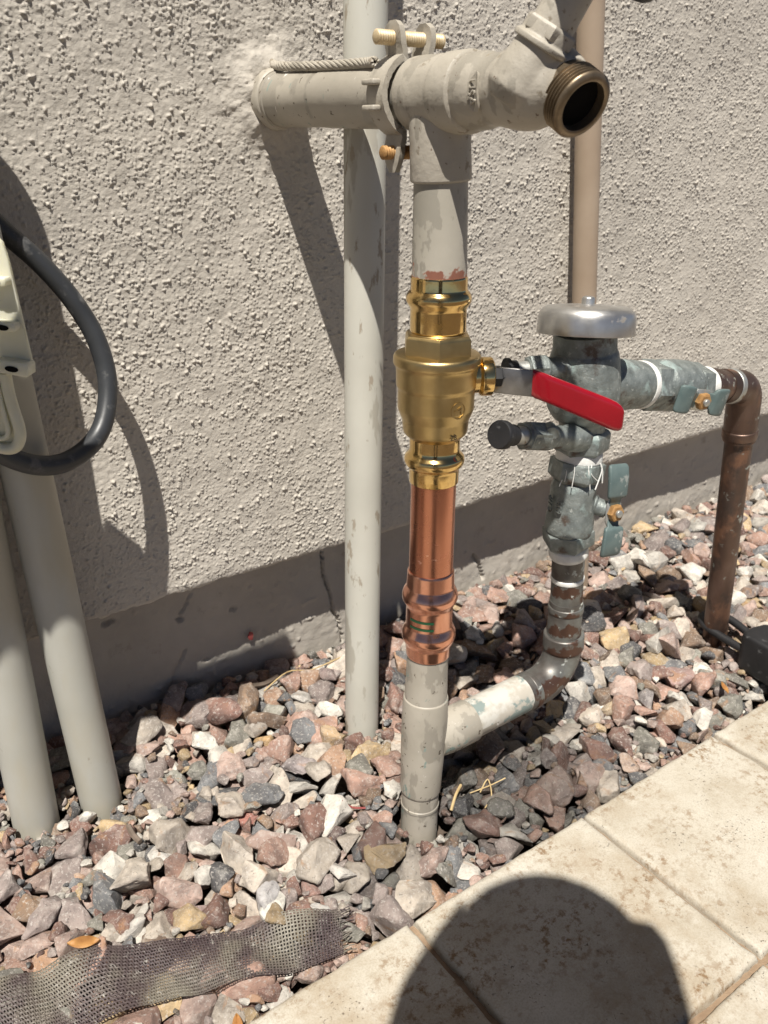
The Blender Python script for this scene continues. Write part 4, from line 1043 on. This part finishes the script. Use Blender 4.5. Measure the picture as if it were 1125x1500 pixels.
leaf(120, 1368, .036, .017, 2.7, 'orange dry leaf among the stones above the left end of the mesh strip')
leaf(345, 1474, .026, .012, 1.2, 'upright tan dry leaf in the gap below the mesh strip')
leaf(372, 1470, .024, .013, .8, 'yellowish dry leaf below the mesh strip, right of the tan one')
leaf(403, 1452, .028, .012, .5, 'dry leaf lying between mesh strip and paver edge')
leaf(316, 1492, .034, .013, .3, 'reddish dry leaf at the bottom edge below the mesh strip')
leaf(1065, 992, .030, .009, 1.0, 'brown dry leaf below the padlock')
def stick(name, pts, r, mat, label, cat):
    P = []
    for px, py in pts:
        p = atZ(px, py, 0); p = atZ(px, py, float(gz(p.x, p.y))); P.append(Vector((p.x, p.y, hs(p.x, p.y, 2)+.004+r)))
    tag(mk(name, *tube(spline(P, 5), r, 6), mat), label, cat)
stick('straw', [(662,1158),(668,1145),(676,1128)], .0022, M['straw'], 'short pale straw standing up beside the foot of the riser', 'straw')
stick('straw', [(712,1160),(722,1135),(716,1118),(705,1130)], .0010, M['straw'], 'thin curled straw under the branch pipe', 'straw')
stick('straw', [(690,1132),(720,1122),(742,1116)], .0009, M['straw'], 'thin straight straw under the branch pipe', 'straw')
stick('straw', [(385,985),(420,966),(455,956),(498,938)], .0012, M['straw'], 'long yellow straw along the base of the footing', 'straw')
stick('twig', [(352,992),(385,978),(405,968)], .004, M['twig'], 'brown sliver of bark lying against the footing', 'twig')
stick('twig', [(183,1180),(190,1190),(200,1200)], .004, M['twig'], 'short grey twig beside the foot of the slanting conduits', 'twig')
stick('twig', [(500,1152),(515,1150),(535,1150)], .0016, pm('red_twig', [(.3,(.2,.04,.04)),(.7,(.3,.08,.07))], 60, rough=.6), 'thin reddish twig among stones left of the riser', 'twig')

# ------------------------------------------------------------------ the person taking the picture, behind the camera
def person():
    f = Vector((math.cos(HEAD), math.sin(HEAD), 0)); r = Vector((f.y, -f.x, 0)); u = Vector((0,0,1))
    hc = Vector((.075, -.085, 1.45))                         # middle of the head
    pel = hc-f*.46+r*-.02; pel.z = .93
    ch = pel.lerp(hc, .52); ch.z = 1.19
    nk = hc-f*.02; nk.z = 1.345
    V = []; E = []; Rr = []; K = []
    def add(p, rad, par=None, kind=0):
        V.append(Vector(p)); Rr.append(rad); K.append(kind)
        if par is not None: E.append((par, len(V)-1))
        return len(V)-1
    a0 = add(pel, (.165,.125)); a1 = add(pel.lerp(ch, .55), (.145,.11), a0); a2 = add(ch, (.165,.12), a1); a3 = add(hc-f*.03-u*.15, (.11,.09), a2)
    a4 = add(nk, (.056,.06), a3, 1); h1 = add(hc+f*.01-u*.055, (.066,.075), a4, 1); h2 = add(hc+u*.0, (.082,.098), h1, 1); h3 = add(hc+u*.075-f*.005, (.070,.085), h2, 1); h4 = add(hc+u*.108-f*.01, (.04,.05), h3, 1)
    for s in (-1, 1):
        shd = hc+Vector((.02,.0,0))+r*(.095*s)-u*.075; s0 = add(shd, (.085,.075), a3)
        elb = Vector((0,0,0))-f*.20+r*(.17*s); elb.z = 1.02; e0 = add(shd.lerp(elb, .5), (.05,.05), s0); e1 = add(elb, (.042,.042), e0)
        wr = Vector((0,0,0))-f*.055+r*(.092*s); wr.z = .885; w0 = add(wr.lerp(elb, .45), (.038,.038), e1, 1); w1 = add(wr, (.027,.024), w0, 1)
        pm_ = Vector((0,0,0))-f*.038+r*(.092*s)+u*-.0; pm_.z = .905; p1 = add(pm_, (.032,.020), w1, 1)
        for q in range(4):
            b = pm_+u*(.028-.019*q)+f*.012; k0 = add(b+f*.008-r*(.002*s), (.0095,.0095), p1, 1)
            k1 = add(b+f*.016-r*((.020-.002*abs(q-1))*s), (.0088,.0088), k0, 1); add(b+f*.010-r*((.038-.005*abs(q-1))*s), (.008,.008), k1, 1)
        t0 = add(pm_+u*.022-f*.018-r*(.012*s), (.011,.011), p1, 1); add(pm_+u*.040-f*.016-r*(.026*s), (.0095,.0095), t0, 1)
        hip = pel+r*(.095*s)-u*.06; l0 = add(hip, (.105,.105), a0, 2); kn = pel+f*.06+r*(.125*s); kn.z = .50; l1 = add(hip.lerp(kn, .5), (.088,.088), l0, 2); l2 = add(kn, (.062,.062), l1, 2)
        an = pel-f*.02+r*(.135*s); an.z = .09; l3 = add(kn.lerp(an, .4), (.058,.06), l2, 2); l4 = add(an, (.042,.042), l3, 2)
        l5 = add(an-u*.045+f*.05, (.045,.034), l4, 3); add(an-u*.052+f*.155, (.044,.028), l5, 3)
    me = bpy.data.meshes.new('body_frame'); me.from_pydata(V, E, []); o = bpy.data.objects.new('body_frame', me); COL.objects.link(o)
    md = o.modifiers.new('skin', 'SKIN'); md.use_smooth_shade = True
    for i, sv in enumerate(me.skin_vertices[0].data): sv.radius = Rr[i]; sv.use_root = (i == 0)
    sb = o.modifiers.new('sub', 'SUBSURF'); sb.levels = 2; sb.render_levels = 2
    dg = bpy.context.evaluated_depsgraph_get(); em = o.evaluated_get(dg).to_mesh()
    PV = [v.co.copy() for v in em.vertices]; PF = [tuple(p.vertices) for p in em.polygons]
    o.evaluated_get(dg).to_mesh_clear(); bpy.data.objects.remove(o)
    body = mk('person', PV, PF, M['shirt'], center=(pel.x, pel.y, 0))
    for m_ in ('skin', 'jeans', 'rubber'): body.data.materials.append(M[m_])
    VA = np.array([list(v) for v in V]); EA = [(VA[a], VA[b], K[b]) for a, b in E]
    for p in body.data.polygons:
        c = np.array(p.center)+np.array([pel.x, pel.y, 0]); best = (9, 0)
        for a, b, k in EA:
            ab = b-a; t = max(0, min(1, float((c-a) @ ab/(ab @ ab+1e-9)))); d = float(np.linalg.norm(c-a-ab*t))
            if d < best[0]: best = (d, k)
        p.material_index = best[1]
        p.use_smooth = True
    tag(body, 'person in dark shirt and jeans bending over behind the camera, shadow on the pavers', 'person')
    # face and hair
    def blob(name, c, ax, mat, cut=None):
        Vv = []; Ff = []; m, n = 20, 12
        for i in range(n+1):
            th = math.pi*i/n
            for j in range(m):
                ph = 2*math.pi*j/m; Vv.append(c+f*(ax[0]*math.sin(th)*math.cos(ph))+r*(ax[1]*math.sin(th)*math.sin(ph))+u*(ax[2]*math.cos(th)))
        for i in range(n):
            for j in range(m): Ff.append((i*m+j, i*m+(j+1) % m, (i+1)*m+(j+1) % m, (i+1)*m+j))
        return mk(name, Vv, Ff, mat, body, angle=80)
    blob('hair', hc-f*.012+u*.015, (.112,.122,.112), M['hair'])
    blob('nose', hc+f*.098-u*.018, (.018,.013,.022), M['skin'])
    blob('mouth', hc+f*.082-u*.062, (.010,.024,.006), M['redgrip'])
    for s in (-1, 1):
        blob('ear', hc+r*(.084*s)-u*.008-f*.005, (.018,.009,.030), M['skin']); blob('eye', hc+f*.086+r*(.032*s)+u*.004, (.010,.013,.009), M['whiteprint'])
    body.location += r*.016
    ph = bevelled('phone', boxvf(Vector((0,0,.875))-f*.012, r, f, u, .150, .008, .072), M['rubber'], None, .003, 3)
    tag(ph, 'black phone held sideways in both hands behind the camera', 'phone')
person()
